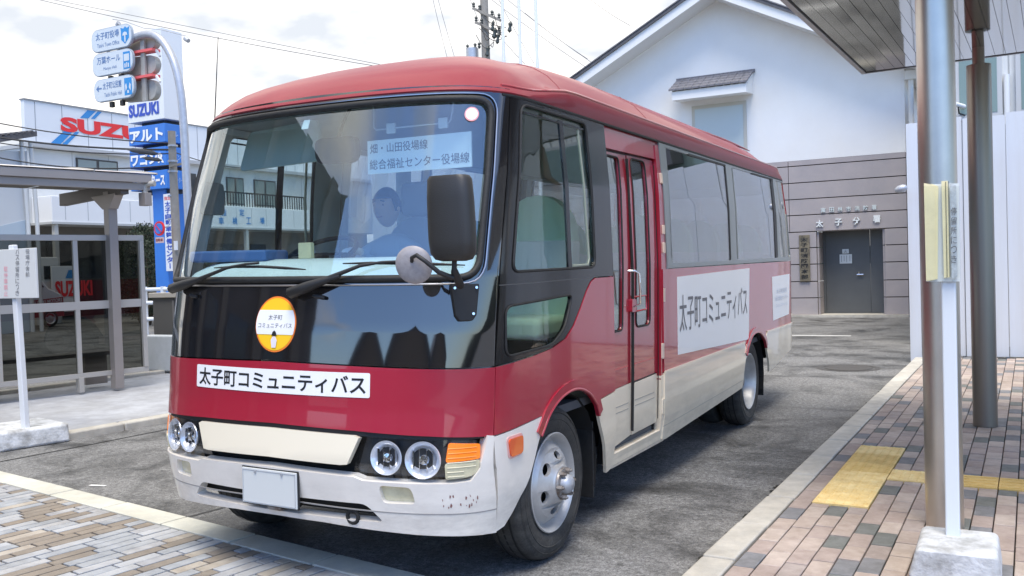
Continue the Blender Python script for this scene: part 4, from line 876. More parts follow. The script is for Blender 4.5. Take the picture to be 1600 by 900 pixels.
def grime(name, a, b, w0, seed, z=.005):      # ragged dark line of silt and moss in the gutter
    rg = random.Random(seed); a, b = V(*a, z), V(*b, z); L_ = (b-a).length; d = (b-a)/L_; s_ = V(-d.y, d.x, 0); n = int(L_/.035); mb = MB(); P = []
    for i in range(n+1): P.append((a+d*(L_*i/n), w0*(.35+1.1*rg.random()**1.6)))
    for (p, w1), (q, w2) in zip(P, P[1:]): mb.quad(p, q, q+s_*w2, p+s_*w1)
    return tag(mb.build(name, M(name+'_dark', (.035, .036, .030), .95, c2=(.018, .018, .016), vs=30), fix=False), kind='structure')
grime('gutter_silt', (1.92, 9.5), (1.63, -2.0), -.07, 3)
grime('gutter_moss', (-6.0, 1.625), (.9, .518), .045, 4)
# right-hand pavement: local frame, x across from the kerb face, y along
ZP = .10
rp = thing('pavement', (1.69, 0, 0), None, None, rot=(0, 0, -math.atan(.0243)))
for k in ('label', 'category'):
    if k in rp: del rp[k]
rp['kind'] = 'structure'
BX('pavement_base', JOINT, rp, .06, 9.5, -6.0, 10.38, -.05, ZP-.035, local=True)
kb = MB().box(0, .155, -.2935, .2935, -.05, ZP).build('kerb_stone', CONC, None, bevel=.012); me_k = kb.data
bpy.data.objects.remove(kb)
def inst(me, name, loc, parent, bev=0, rz=0, rx=0):
    o = bpy.data.objects.new(name, me); COL.objects.link(o); o.parent = parent; o.location = loc
    if rz or rx: o.rotation_euler = (rx, 0, rz)
    if bev:
        b = o.modifiers.new('bevel', 'BEVEL'); b.width = bev; b.segments = 2; b.limit_method = 'ANGLE'; b.harden_normals = True
    return o
y = -2.7; kk = 0
while y < 10.2:
    inst(me_k, 'kerb_stone', (random.uniform(-.003, .003), y, random.uniform(-.004, .002)), rp, .012, random.uniform(-.004, .004)); y += .60
BRC = [((0.514, 0.431, 0.376), (0.406, 0.326, 0.279)), ((0.460, 0.377, 0.333), (0.366, 0.290, 0.257)), ((0.568, 0.485, 0.425), (0.460, 0.381, 0.329)), ((0.262, 0.261, 0.273), (0.180, 0.184, 0.192)), ((0.218, 0.226, 0.216), (0.146, 0.155, 0.140)), ((0.437, 0.374, 0.341), (0.333, 0.277, 0.252))]
BRM = [M('paver_%s' % n, c, .85, c2=c2, vs=16, bump=.25, bs=220) for n, (c, c2) in zip(('salmon', 'brick', 'peach', 'slate', 'charcoal', 'rose'), BRC)]
for m_ in BRM: stain(m_, 1.1, .72); stain(m_, 9, .86, .3, .5)
for m_ in (CONC, CONCL, GREYP): stain(m_, 1.6, .78)
stain(WCONC, 5, .62, .30, .52); stain(WHITEW, .5, .965, .35, .65, (1, 1, .8))
stain(YTAC, 3, .80); stain(YTAD, 3, .76)
def cham(w_, l_, h_, c_=.005):       # a paver with chamfered top edge
    mb = MB(); a, b = w_/2, l_/2
    mb.add([(-a, -b, -h_), (a, -b, -h_), (a, b, -h_), (-a, b, -h_), (-a, -b, -c_), (a, -b, -c_), (a, b, -c_), (-a, b, -c_), (-a+c_, -b+c_, 0), (a-c_, -b+c_, 0), (a-c_, b-c_, 0), (-a+c_, b-c_, 0)],
           [(0, 1, 5, 4), (1, 2, 6, 5), (2, 3, 7, 6), (3, 0, 4, 7), (4, 5, 9, 8), (5, 6, 10, 9), (6, 7, 11, 10), (7, 4, 8, 11), (8, 9, 10, 11)])
    return mb
def cmesh(mb, mat, name='paver'):
    o = mb.build(name, mat); me = o.data; bpy.data.objects.remove(o); return me
BW, BL_ = .1, .212
bme = [cmesh(cham(BW-.006, BL_-.009, .05, .003), m) for m in BRM]; hme = [cmesh(cham(BW-.005, BL_/2-.005, .05), m) for m in BRM]
tact = [(.265, .565, 2.32, 4.02), (.565, 9.0, 3.02, 3.31)]          # local rectangles taken by the yellow tiles
rb = random.Random(11); cells = []
nx = 34; x0 = .165
for i in range(nx):
    off = (i*.067+rb.choice((0, .0))) % .2
    j = -14
    while True:
        y = -2.8+off+(j+14)*BL_; j += 1
        if y > 10.25: break
        x = x0+BW*(i+.5)
        # clip against tactile rectangles
        segs = [(y-BL_/2, y+BL_/2)]
        for (a, b, c, d) in tact:
            if a < x < b:
                ns = []
                for s0, s1 in segs:
                    if s1 <= c or s0 >= d: ns.append((s0, s1))
                    else:
                        if s0 < c-.02: ns.append((s0, c))
                        if s1 > d+.02: ns.append((d, s1))
                segs = ns
        for s0, s1 in segs: cells.append((x, (s0+s1)/2, s1-s0))
CM = rp_m = Matrix.Translation((1.69, 0, 0)) @ Matrix.Rotation(-math.atan(.0243), 4, 'Z')
def seen(pw, mg=30):
    d = pw-CAM; z = d.dot(FW)
    if z < .3: return None
    px, py = 800+FPX*d.dot(RT)/z, 450-FPX*d.dot(UP)/z
    return z if -mg < px < 1600+mg and -mg < py < 900+mg else None
cc = []
for x, y, l_ in cells:
    z = seen(CM @ V(x, y, ZP), 60); ci = rb.choices(range(6), (26, 22, 16, 15, 12, 9))[0]; cc.append((z if z else 99, x, y, l_, ci))
cc.sort(); cnt = 0; rest = [MB() for _ in BRM]
for z, x, y, l_, ci in cc:
    dz = rb.uniform(-.0025, .0015); rzz = rb.uniform(-.006, .006)
    if z < 99 and cnt < 295:
        o = inst(bme[ci], 'brick', (x, y, ZP-.002+dz), rp, 0, rzz, rb.uniform(-.008, .008)); cnt += 1
        if abs(l_-BL_) > .002: o.scale = (1, (l_-.005)/(BL_-.005), 1)
    else:
        mb = cham(BW-.006, l_-.009, .05, .003); rest[ci].add([p+V(x, y, ZP-.002+dz) for p in mb.v], mb.f)
allr = MB(); 
for k, mb in enumerate(rest): allr.slot(k).add(mb.v, mb.f)
tag(allr.build('brick_field', BRM, rp, local=True, fix=False), kind='stuff')
# tactile tiles
def tactile(x0, x1, y0, y1, kind, name='tactile_tile'):
    mb = MB().box(x0+.003, x1-.003, y0+.003, y1-.003, ZP-.04, ZP+.003)
    if kind == 'dots':
        n = 6
        for i in range(n):
            for j in range(n if (y1-y0) > .2 else 6):
                cx, cy = x0+(x1-x0)*(i+.5)/n, y0+(y1-y0)*(j+.5)/n; mb.lathe([(.013, ZP+.002), (.011, ZP+.007), (0, ZP+.008)], V(cx, cy, 0), V(0, 0, 1), 8)
    else:
        for i in range(4):
            cy = y0+(y1-y0)*(i+.5)/4; mb.box(x0+.015, x1-.015, cy-.014, cy+.014, ZP+.002, ZP+.0075)
    return mb.build(name, random.choice((YTAC, YTAC, YTAD)), rp, local=True, fix=False, smooth=30)
for k in range(6): tactile(.265, .565, 2.32+k*.2833, 2.32+(k+1)*.2833, 'dots')
xx = .565; k = 0
while xx < 4.2: tactile(xx, xx+.30, 3.02, 3.31, 'dots' if k < 1 else 'bars'); xx += .30; k += 1

# left-hand block paved area: local frame, x along the kerb, y towards the road
ZL = .05; aL = math.atan2(-.672, 4.19)
org = V(.49, .585, 0)
lp_ = thing('plaza', tuple(org), None, None, rot=(0, 0, aL))

for k in ('label', 'category'):
    for o in (lp_,):
        if k in o: del o[k]
lp_['kind'] = 'structure'
BX('plaza_base', JOINT, lp_, -7.0, 1.9, -5.5, -.16, -.05, ZL-.035, local=True)
kl = cmesh(MB().box(-.323, .323, -.175, 0, -.05, ZL), CONCL, 'kerb_stone')
for k in range(13): inst(kl, 'kerb_stone', (-6.45+k*.66+.345, random.uniform(-.002, .002), random.uniform(-.002, .001)), lp_, .006)
PVC = [((0.427, 0.446, 0.466), (0.270, 0.289, 0.315)), ((0.486, 0.493, 0.499), (0.312, 0.318, 0.338)), ((0.290, 0.251, 0.208), (0.220, 0.191, 0.161)), ((0.323, 0.274, 0.222), (0.237, 0.204, 0.168)), ((0.500, 0.461, 0.396), (0.352, 0.306, 0.254)), ((0.471, 0.484, 0.500), (0.379, 0.392, 0.411))]
PVM = [M('long_paver_%s' % n, c, .8, c2=c2, vs=7, bump=.2, bs=220) for n, (c, c2) in zip(('silver', 'grey', 'brown', 'tan', 'buff', 'white'), PVC)]
for m_ in PVM: stain(m_, 1.3, .80); stain(m_, 11, .86, .3, .5)
PW, PL_ = .082, .235; pme = {}
rb = random.Random(4); cc = []
ML = Matrix.Translation(org) @ Matrix.Rotation(aL, 4, 'Z'); y_top = -.18
i = 0
while i*PW < 7.3:
    x = 1.6-PW*(i+.5); y = y_top
    first = rb.choice((.5, .75, .3, 1))
    while y > -2.6:
        l_ = PL_*first if first else PL_*rb.choice((1, 1, 1, .78, 1.1)); first = 0
        w_ = ML @ V(x, y-l_/2, ZL); z = seen(w_, 40); cc.append((z if z else 99, x, y-l_/2, l_, rb.choices(range(6), (22, 13, 22, 17, 10, 16))[0])); y -= l_
    i += 1
cc.sort(); cnt = 0; rest = MB()
for z, x, y, l_, ci in cc:
    dz = rb.uniform(-.0015, .001); key = (round(l_, 3), ci)
    if z < 99 and cnt < 298:
        if key not in pme: pme[key] = cmesh(cham(PW-.012, l_-.013, .045, .0025), PVM[ci])
        inst(pme[key], 'paver', (x, y, ZL-.002+dz), lp_); cnt += 1
    else:
        mb = cham(PW-.012, l_-.013, .045, .0025); rest.slot(ci).add([p+V(x, y, ZL-.002+dz) for p in mb.v], mb.f)
tag(rest.build('paver_field', PVM, lp_, local=True, fix=False), kind='stuff')

# grey pavement of the stop across the lane
fp = thing('far_pavement', (-4.62, 2.0, 0), None, None, rot=(0, 0, -.095))
for k in ('label', 'category'):
    if k in fp: del fp[k]
fp['kind'] = 'structure'
BX('pavement_slab', GREYP, fp, -3.55, -.15, .42, 16, -.05, .072, local=True)
km = cmesh(MB().box(-.15, 0, -.297, .297, -.05, .075), CONC, 'kerb_stone')
for k in range(22): inst(km, 'kerb_stone', (0, .72+.6*k, random.uniform(-.003, .003)), fp, .02)
km = cmesh(MB().box(-.15, 0, -.995, .995, -.05, .12), CONC, 'kerb_stone')
for k in range(10): inst(km, 'kerb_stone', (-3.55, -5+2*k, 0), fp, .02)

# ------------------------------------------------------------------ the no-parking notice stand on the left
c = onz(40, 668, .17); ns = thing('notice_stand', (c.x, c.y, 0), 'white notice board on a white post in a worn concrete block at the left edge', 'sign stand')
mb = MB(); x0, y0 = c.x-.52, c.y-.12
mb.prism([(-.58, 0), (.12, 0), (.095, .17), (-.55, .17)], lambda a, b, t: Matrix.Rotation(-.22, 3, 'Z') @ V(a, t, 0)+V(c.x, c.y, b), -.25, .34); mb.build('concrete_block', WCONC, ns, bevel=.03, seg=3)
P = V(c.x-.0, c.y, 0)
MB().bar((P.x, P.y, .15), (P.x-.065, P.y, 1.80), .065, .05, up=(0, 1, 0)).build('post', WHITEP, ns, bevel=.008)
yb_ = P.y-.035; A = ony(-42, 468, yb_); B = ony(60, 465.5, yb_); T = ony(57, 387, yb_)
brd = MB().box(A.x, B.x-.005, yb_-.008, yb_+.012, B.z, T.z).build('board', M('board_off_white', (.68, .69, .68), .55), ns, bevel=.004)
def vtxt(s_, px, py0, py1, w_, mat, par, yy, bold=0.0):
    n = len(s_); 
    for i, ch in enumerate(s_):
        a = py0+(py1-py0)*i/n; b = py0+(py1-py0)*(i+.86)/n
        if ch in '・ー' : continue
        C_ = ony(px, (a+b)/2, yy); h_ = abs(ony(px, a, yy).z-ony(px, b, yy).z); ww = w_ if ch not in 'っつ' else w_*.8
        text(ch, flat((C_.x-ww/2, yy, C_.z-h_/2), (C_.x+ww/2, yy, C_.z-h_/2), (C_.x-ww/2, yy, C_.z+h_/2)), mat, par, bold=bold)
vtxt('役場庁舎前', 43, 389, 434, .055, INKG, brd, yb_-.010)
vtxt('バス停留所につき', 27, 389, 463, .052, INKG, brd, yb_-.010)
vtxt('駐停車禁止', 9, 416, 464, .055, PINK, brd, yb_-.010, .01)

# ------------------------------------------------------------------ bus shelter across the lane
sh = thing('bus_shelter', (-7.2, 5.0, .12), 'brown metal bus shelter with curved roof and smoked screen panels', 'bus shelter')
D = V(.22, .975, 0).normalized(); Nn = V(D.y, -D.x, 0)     # D along the screen, Nn towards the lane
O = V(-6.95, 4.35, 0)
def sp(t, n, z): return O+D*t+Nn*n+V(0, 0, z)
T0, T1 = -3.6, .80
for z, h_ in ((1.985, .07), (1.155, .10), (.30, .06)): MB().bar(sp(T0, 0, z), sp(T1+.035, 0, z), .06, h_).build('screen_rail', FRMG, sh, bevel=.004)
for t in (T1, -.03, -.93, -1.83, -2.73, -3.6): MB().bar(sp(t, 0, .33), sp(t, 0, 1.95), .055 if t < T1 else .085, .055, up=D).build('screen_post', FRMG, sh, bevel=.004)
for a, b in ((-.03, T1), (-.93, -.03), (-1.83, -.93), (-2.73, -1.83), (-3.6, -2.73)):
    for z0, z1 in ((.33, 1.105), (1.205, 1.95)): MB().quad(sp(a+.028, 0, z0), sp(b-.028, 0, z0), sp(b-.028, 0, z1), sp(a+.028, 0, z1)).build('smoked_pane', SMOKE, sh)
for t in (-.03, -1.83, -3.55): MB().bar(sp(t, 0, .10), sp(t, 0, .28), .10, .06, up=D).build('screen_foot', FRMG, sh, bevel=.004)
cx = onz(184, 604, .12); tC = (V(cx.x, cx.y, 0)-O).dot(D); nC = (V(cx.x, cx.y, 0)-O).dot(Nn)
for t in (tC, tC-4.2):
    cp = sp(t, nC, 0); tp = cp+V(0, 0, 2.56)
    MB().bar(cp+V(0, 0, .10), tp, .14, .11, up=D).build('column', BRONZ, sh, bevel=.006)
    MB().prism([(-.95, 2.62), (1.05, 2.50), (1.05, 2.64), (.0, 2.72), (-.95, 2.78)] if False else [(-1.35, 2.47), (.40, 2.50), (.40, 2.63), (-1.35, 2.63)], lambda a, b, q: sp(t+q, nC+a, b), -.05, .05).build('roof_bracket', M('bracket_dark_bronze', (.10, .09, .08), .5, .3) if t == tC else FRMG, sh, bevel=.004)
    MB().prism([(-.09, 2.34), (.09, 2.34), (.26, 2.52), (-.40, 2.52)], lambda a, b, q: sp(t+q, nC+a, b), -.06, .06).build('column_head', BRONZ, sh, bevel=.004)
for z0, z1, nn_ in ((2.64, 2.74, .47), (2.55, 2.638, .43)): MB().bar(sp(-6.6+0, nC+nn_, (z0+z1)/2), sp(tC+.30, nC+nn_, (z0+z1)/2), .05, z1-z0).build('roof_gutter', BRONZ, sh, bevel=.004)
arc = [(-1.5+2.0*i/10, 2.74+.10*math.sin(math.pi*i/10)) for i in range(11)]
seg = [(-6.6+i*1.1, -6.6+(i+1)*1.1) for i in range(6)]; seg.append((0, tC+.37))
for a, b in seg:
    mb = MB(); mb.add([sp(t, nC+n, z+dz) for dz in (0, .012) for t in (a+.006, b-.006) for n, z in arc], [(i, i+1, 11+i+1, 11+i) for i in range(10)]+[(22+i, 22+11+i, 22+11+i+1, 22+i+1) for i in range(10)]); mb.build('roof_sheet', POLYC, sh, smooth=50)
    MB().tube([sp(b, nC+n, z+.014) for n, z in arc], .013, 5).build('roof_rib', FRMG, sh)
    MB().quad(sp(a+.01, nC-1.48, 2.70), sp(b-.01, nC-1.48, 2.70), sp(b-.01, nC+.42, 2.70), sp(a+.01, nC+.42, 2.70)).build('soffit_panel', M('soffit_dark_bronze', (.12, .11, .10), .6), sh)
q = sp(tC+.24, nC+.43, -.06)
MB().tube([q+V(.12, .05, 2.69), q+V(.03, .02, 2.69), q+V(0, 0, 2.66), q+V(0, 0, 2.58), q+V(-.02, 0, 2.50)], .035, 10).build('rain_pipe', FRMG, sh, smooth=60)
MB().box(q.x-.06, q.x+.06, q.y-.05, q.y+.05, 2.36, 2.52).build('rain_pipe_box', BRONZ, sh, bevel=.006)
bn = thing('bench', tuple(sp(-1.2, -.75, .12)), 'low bench with brown legs behind the smoked shelter screen', 'bench')
MB().bar(sp(-2.4, -.55, .52), sp(.55, -.55, .52), .38, .05).build('seat', BRONZ, bn, bevel=.01)
for t in (-2.2, -.9, .40): MB().bar(sp(t, -.55, .12), sp(t, -.55, .50), .10, .28, up=D).build('leg', BRONZ, bn, bevel=.004)
# low wall and cabinet beside the shelter
lw = tag(BX('low_wall', M('pale_concrete_wall', (.58, .62, .66), .8, bump=.3, bs=50, c2=(.48, .52, .55), vs=5), None, -8.25, -6.2, 6.30, 6.5, .10, .62, bevel=.02), 'low pale concrete wall between the shelter and the bus', 'wall')
cb = thing('dark_fence_panel', (-7.7, 6.7, .1), 'dark grey panel fence with a pale top rail standing behind the low wall', 'fence')
BX('panel', M('fence_dark', (.07, .07, .07), .6), cb, -8.4, -5.6, 6.66, 6.70, .3, 1.16); BX('top_rail', FRMG, cb, -8.45, -5.6, 6.62, 6.74, 1.162, 1.24, bevel=.01)
for x in (-7.95, -7.35, -6.7): MB().box(x-.02, x+.02, 6.645, 6.66, .45, 1.12).build('panel_frame', M('frame_grey', (.12, .12, .12), .5), cb)

# ------------------------------------------------------------------ street beyond: sign arch, sign tower, poles
YA = 10.7
ar = thing('sign_arch_pole', (ony(300, 520, YA).x, YA, 0), 'curved grey steel pole arching over three town guide signs', 'sign pole')
px_ = [(302, 590), (298, 420), (290, 250), (286, 180), (281, 135), (272, 98), (258, 70), (243, 56), (225, 54), (205, 62), (185, 72)]
pts = [ony(a, b, YA) for a, b in px_]; pts[0].z = 0; pts[0].x = pts[1].x-.05
def smooth(pts, n=6):
    o = []
    for i in range(len(pts)-1):
        p0, p1, p2, p3 = pts[max(i-1, 0)], pts[i], pts[i+1], pts[min(i+2, len(pts)-1)]
        for j in range(n):
            t = j/n; o.append(.5*((2*p1)+(-p0+p2)*t+(2*p0-5*p1+4*p2-p3)*t*t+(-p0+3*p1-3*p2+p3)*t**3))
    return o+[pts[-1]]
sm_ = smooth(pts); MB().tube(sm_, .085, 14).build('pole', GALV, ar, smooth=60)
for a, b in ((186, 36), (290, 60)):
    q = ony(a, b, YA); MB().cyl(q, q+V(.10, -.02, -.07) if a > 200 else q+V(-.07, 0, -.04), .055, .045, 10).build('spot_lamp', GALV, ar, smooth=50)
MB().tube([ony(176, 30, YA), ony(195, 33, YA), ony(225, 44, YA), ony(250, 46, YA), ony(290, 56, YA)], .009, 5).build('lamp_cable', GALV, ar)
SW = M('guide_sign_white', (.62, .68, .72), .5); SB = M('guide_sign_blue_grey', (.10, .20, .42), .5); SI = M('guide_sign_icon_blue', (.02, .26, .62), .5)
def stad(w_, h_, r_, n=8):
    o = []
    for sx, sy, a0 in ((1, 1, 0), (-1, 1, 90), (-1, -1, 180), (1, -1, 270)):
        for i in range(n+1): t = R(a0+90*i/n); o.append((sx*(w_/2-r_)+r_*math.cos(t), sy*(h_/2-r_)+r_*math.sin(t)))
    return o
gs = [((143, 206, 49, 71), '太子町役場', 'Taishi Town Office', 0, 'guide sign reading 太子町役場 Taishi Town Office, topmost of the three'), ((145, 208, 88, 108), '万葉ホール', 'Manyo Hall', 1, 'guide sign reading 万葉ホール Manyo Hall, middle of the three'), ((147, 210, 130, 148), '太子町公民館', 'Taishi Public Hall', 2, 'guide sign reading 太子町公民館 Taishi Public Hall with arrow, lowest of the three')]
for (xa, xb, yc0, _), jp, en, k, lab in gs:
    L_, R_ = ony(xa, yc0+18, YA-.12), ony(xb, yc0+3, YA-.12); zc_ = ony((xa+xb)/2, (60, 98, 138.5)[k], YA-.12).z; xc_ = (L_.x+R_.x)/2; W_ = R_.x-L_.x; H_ = .50
    root = thing('guide_sign', (xc_, YA-.12, zc_), lab, 'guide sign', 'guide signs on the arch pole')
    MB().prism(stad(W_, H_, .20), lambda a, b, t: V(xc_+a, YA-.12+t, zc_+b), .0, .05).build('rim', M('sign_rim_grey', (.35, .40, .46), .5), root)
    MB().prism(stad(W_-.035, H_-.035, .19), lambda a, b, t: V(xc_+a, YA-.13+t, zc_+b), .0, .02).build('face', SW, root)
    yy = YA-.133
    def FT(x0, z0, x1, z1): return flat((xc_+x0*W_, yy, zc_+z0*H_), (xc_+x1*W_, yy, zc_+z0*H_), (xc_+x0*W_, yy, zc_+z1*H_))
    xs_ = -.38 if k < 2 else -.26
    text(jp, FT(xs_, .02, .20, .34), SB, root, bold=.012); text(en, FT(xs_+.03 if k != 1 else -.22, -.30, .20 if k != 1 else .10, -.13), SB, root)
    def icon(polys, mat=SI, dy=0):
        m_ = MB()
        for pg in polys: m_.add([V(xc_+a*W_, yy-dy, zc_+b*H_) for a, b in pg], [tuple(range(len(pg)))])
        m_.build('pictogram', mat, root, fix=False)
    if k == 0:
        icon([[(.34, -.36), (.25, -.16), (.25, .20), (.24, .36), (.31, .30), (.35, .38), (.40, .30), (.46, .36), (.44, .20), (.44, -.12)]])
        icon([[(.285, .0), (.30, .12), (.34, .16), (.39, .12), (.405, .0), (.36, .0), (.36, -.28), (.33, -.28), (.33, .0)]], SW, .004)
    elif k == 1:
        icon([[(.27, -.38), (.44, -.38), (.44, .36), (.27, .36)]]); icon([[(.29, -.04), (.42, -.04), (.42, .26), (.29, .26)]], SW, .004); icon([[(.30, -.32), (.33, -.32), (.33, -.14), (.30, -.14)], [(.345, -.32), (.365, -.32), (.365, -.10), (.345, -.10)], [(.38, -.32), (.41, -.32), (.41, -.14), (.38, -.14)]], SW, .004)
    else:
        icon([[(.27, -.38), (.45, -.38), (.45, .36), (.27, .36)]]); icon([[(.30, -.22), (.34, -.06), (.32, .14), (.29, .05)], [(.42, -.22), (.38, -.06), (.40, .14), (.43, .05)], [(.34, -.30), (.38, -.30), (.38, -.18), (.34, -.18)]], SW, .004)
        icon([[(-.43, .10), (-.36, .24), (-.37, .13), (-.29, .13), (-.29, .07), (-.37, .07), (-.36, -.06)]], SB)
    for dx in (-.12, .14):
        MB().box(xc_+dx*W_-.05, xc_+dx*W_+.05, YA-.09, YA-.02, zc_-H_/2-.13, zc_-H_/2-.01).build('sign_bracket', BLKM, root)
ts = thing('traffic_signal', (ony(230, 150, YA+.2).x, YA+.2, ony(230, 155, YA+.2).z), 'grey backed signal boxes with red hoods hung beside the guide signs', 'traffic signal')
for ya, yb2 in ((52, 80), (86, 117), (124, 157)):
    A, B = ony(192, yb2+6, YA+.2), ony(248, ya-2, YA+.2); cx_, cz_ = (A.x+B.x)/2, (A.z+B.z)/2
    MB().prism(stad(B.x-A.x, B.z-A.z, .20), lambda a, b, t: V(cx_+a, YA+.12+t, cz_+b-.05*a), .0, .14).build('signal_housing', M('signal_back_grey', (.42, .405, .37), .6, var=.1, vs=5), ts, bevel=.02)
for ya in (82, 122):
    A, B = ony(205, ya+3, YA+.1), ony(244, ya-4, YA+.1)
    MB().bar(A, B, .22, .055).build('signal_hood', M('hood_red_faded', (.80, .13, .13), .5), ts); MB().bar(B, ony(250, ya+6, YA+.1), .05, .04).build('hood_edge', WHITEP, ts)
MB().bar(ony(227, 158, YA+.06), ony(223, 62, YA+.06), .12, .05, up=(0, 1, 0)).build('mounting_bar', FRMG, ts)
# blue sign tower
YT = 14.0; XL, XR = ony(202, 230, YT).x, ony(258.5, 230, YT).x; DP = .70
tw = thing('sign_tower', (XR-.6, YT+.4, 0), 'tall blue dealer sign tower with stacked blue boxes under a white box', 'sign tower')
def zt(py): return ony(258.5, py, YT).z
xa, xb = ony(238, 400, YT).x, ony(252, 400, YT).x
MB().box(XR-.75, XR-.25, YT+.15, YT+.80, 0, zt(290)).build('pillar', BLU, tw, bevel=.01)
for (pa, pb, s_, mt, tm, nm) in ((-12, 184.5, 'SUZUKI', WHITEP, BLUD, 'white_sign_box'), (191.7, 221, 'アルト', BLU, STK, 'blue_sign_box'), (228, 258, 'ワゴンR', BLU, STK, 'blue_sign_box'), (264.7, 294, '太子モータース', BLU, STK, 'blue_sign_box')):
    z1, z0 = (zt(pa) if pa > 0 else 8.05), zt(pb); b_ = MB().box(XL, XR, YT, YT+DP, z0, z1).build(nm, mt, tw, bevel=.01)
    H_ = (z1-z0) if pa > 0 else .55; za = z0+.12*H_ if pa > 0 else z0+.14
    text(s_, flat((XL+.05, YT-.012, za), (XR-.06-(.12 if pa < 0 else 0), YT-.012, za), (XL+.05, YT-.012, za+H_*(.68 if pa > 0 else .62))), tm, b_, bold=.045)
    if pa > 0: text(s_, flat((XR+.012, YT+.08, za+.1), (XR+.012, YT+DP-.1, za+.1), (XR+.012, YT+.08, za+.1+H_*.3)), M('side_lettering_pale', (.35, .50, .75), .5), b_, bold=.01)
MB().box(XL+.3, XR-.2, YT+.2, YT+.7, zt(300), zt(180)).build('tower_core', M('core_dark', (.03, .04, .06), .7), tw)
vs_ = MB().box(XR-.22, XR+.10, YT+.05, YT+.13, ony(256, 424, YT).z, ony(256, 303, YT).z).build('vertical_sign', WHITEP, tw, bevel=.01)
yv = YT+.045; s_ = '太子自動車整備センター'
for i, ch in enumerate(s_):
    za_ = ony(257, 315+(i+.9)*106/11, yv).z; zb_ = ony(257, 315+i*106/11, yv).z
    text(ch, flat((XR-.17, yv, za_), (XR+.05, yv, za_), (XR-.17, yv, zb_)) if ch != 'ー' else flat((XR-.08, yv, za_), (XR-.04, yv, za_), (XR-.08, yv, zb_)), BLUD, vs_, bold=.03)
text('指定', flat((XR-.18, yv, ony(257, 313, yv).z), (XR+.06, yv, ony(257, 313, yv).z), (XR-.18, yv, ony(257, 307, yv).z)), REDL, vs_, bold=.01)
# concrete utility pole with no-parking disc
YU = 12.0; u0_, u1_ = ony(278, 480, YU), ony(268, 205, YU); b0_ = V(u0_.x+.05, YU, 0)
up_ = thing('utility_pole', (b0_.x, YU, 0), 'brown grey concrete utility pole in front of the blue sign tower', 'utility pole')
MB().tube([b0_, (u1_.x, YU, u1_.z)], [.115, .085], 14).build('pole_shaft', POLEC, up_, smooth=60)
for py in (228, 252, 268, 306, 342): q = ony(270, py, YU); MB().cyl((q.x, YU, q.z-.02), (q.x, YU, q.z+.02), .112, n=14).build('pole_band', GALV, up_, smooth=50)
q = ony(281, 384, YU); MB().box(q.x-.04, q.x+.05, YU-.14, YU-.10, q.z-.10, q.z+.11).build('pole_plate', WHITEP, up_)
q = ony(273, 260, YU); MB().bar(q+V(-.05, -.1, 0), q+V(.5, -.1, .03), .05, .05).build('crossarm', POLEC, up_)
q = ony(248.5, 357, 11.6); np_ = thing('no_parking_sign', (q.x, 11.6, q.z), 'round blue and red no parking disc with small plate below it', 'road sign')
MB().cyl((q.x, 11.6, q.z), (q.x, 11.63, q.z), .165, n=36).build('disc', REDL, np_, smooth=40); MB().cyl((q.x, 11.59, q.z), (q.x, 11.60, q.z), .120, n=36).build('disc_field', BLU, np_, smooth=40)
MB().bar((q.x-.085, 11.585, q.z+.085), (q.x+.085, 11.585, q.z-.085), .008, .035, up=(0, 1, 0)).build('slash', REDL, np_)
MB().box(q.x-.13, q.x+.13, 11.60, 11.62, q.z-.33, q.z-.20).build('plate', M('plate_pink', (.62, .45, .44), .6), np_); text('自動車', flat((q.x-.11, 11.595, q.z-.30), (q.x+.11, 11.595, q.z-.30), (q.x-.11, 11.595, q.z-.23)), M('dark_red_lettering', (.25, .03, .03), .6), np_, bold=.02)
q2 = ony(266, 354, 11.9); MB().bar((q.x, 11.64, q.z), (q2.x, 11.85, q2.z), .03, .03).build('sign_arm', GALV, np_)
# cables: thin ones stay one thing per cable
def cable(a, b, sag, r, label, mat=WIRE, n=14):
    a, b = Vector(a), Vector(b); pts = [a+(b-a)*(i/n)+V(0, 0, -sag*4*(i/n)*(1-i/n)) for i in range(n+1)]
    return tag(MB().tube(pts, r, 5).build('overhead_cable', mat, None, smooth=60), label, 'cable', 'overhead cables')
T_ = V(u1_.x, YU, 0)
cable(ony(-60, 180, 11), ony(268, 224, YU), .12, .015, 'highest black cable from the left edge to the concrete utility pole')
cable(ony(-60, 205, 11), ony(268, 234, YU), .12, .024, 'thick black cable running from the left edge just under the highest one')
cable(ony(-60, 212, 11.2), ony(268, 240, YU), .16, .014, 'thin black cable just below the thick one at left')
cable(ony(-60, 232, 11), ony(268, 258, YU), .25, .017, 'lowest sagging black cable left of the concrete utility pole')
cable(ony(268, 236, YU), ony(420, 262, 16), .15, .012, 'black cable from the concrete pole towards the bus roof')
for a, b, r, lb in (((203, 234), (244, 240), .055, 'fat dark cable closure hanging left of the utility pole, upper one'), ((226, 247), (250, 250), .045, 'fat dark cable closure hanging left of the utility pole, lower one')):
    A, B = ony(*a, 11.4), ony(*b, 11.4); d = (B-A)*.12; tag(MB().tube([A-d*1.5, A, A+d, B-d, B, B+d], [.01, r*.5, r, r, r*.5, .01], 10).build('cable_closure', M('closure_grey', (.06, .06, .062), .5), None, smooth=50), lb, 'cable closure')
YW = 16.0; p1, p2 = ony(55, -2, YW), ony(610, 107, YW); cable(p1, p2, .1, .010, 'lower of the two paired grey wires crossing above the guide signs', WIREG)
q1, q2_ = ony(75, -2, YW), ony(620, 106, YW); cable(q1, q2_, .0, .008, 'upper of the two paired grey wires crossing above the guide signs', WIREG)
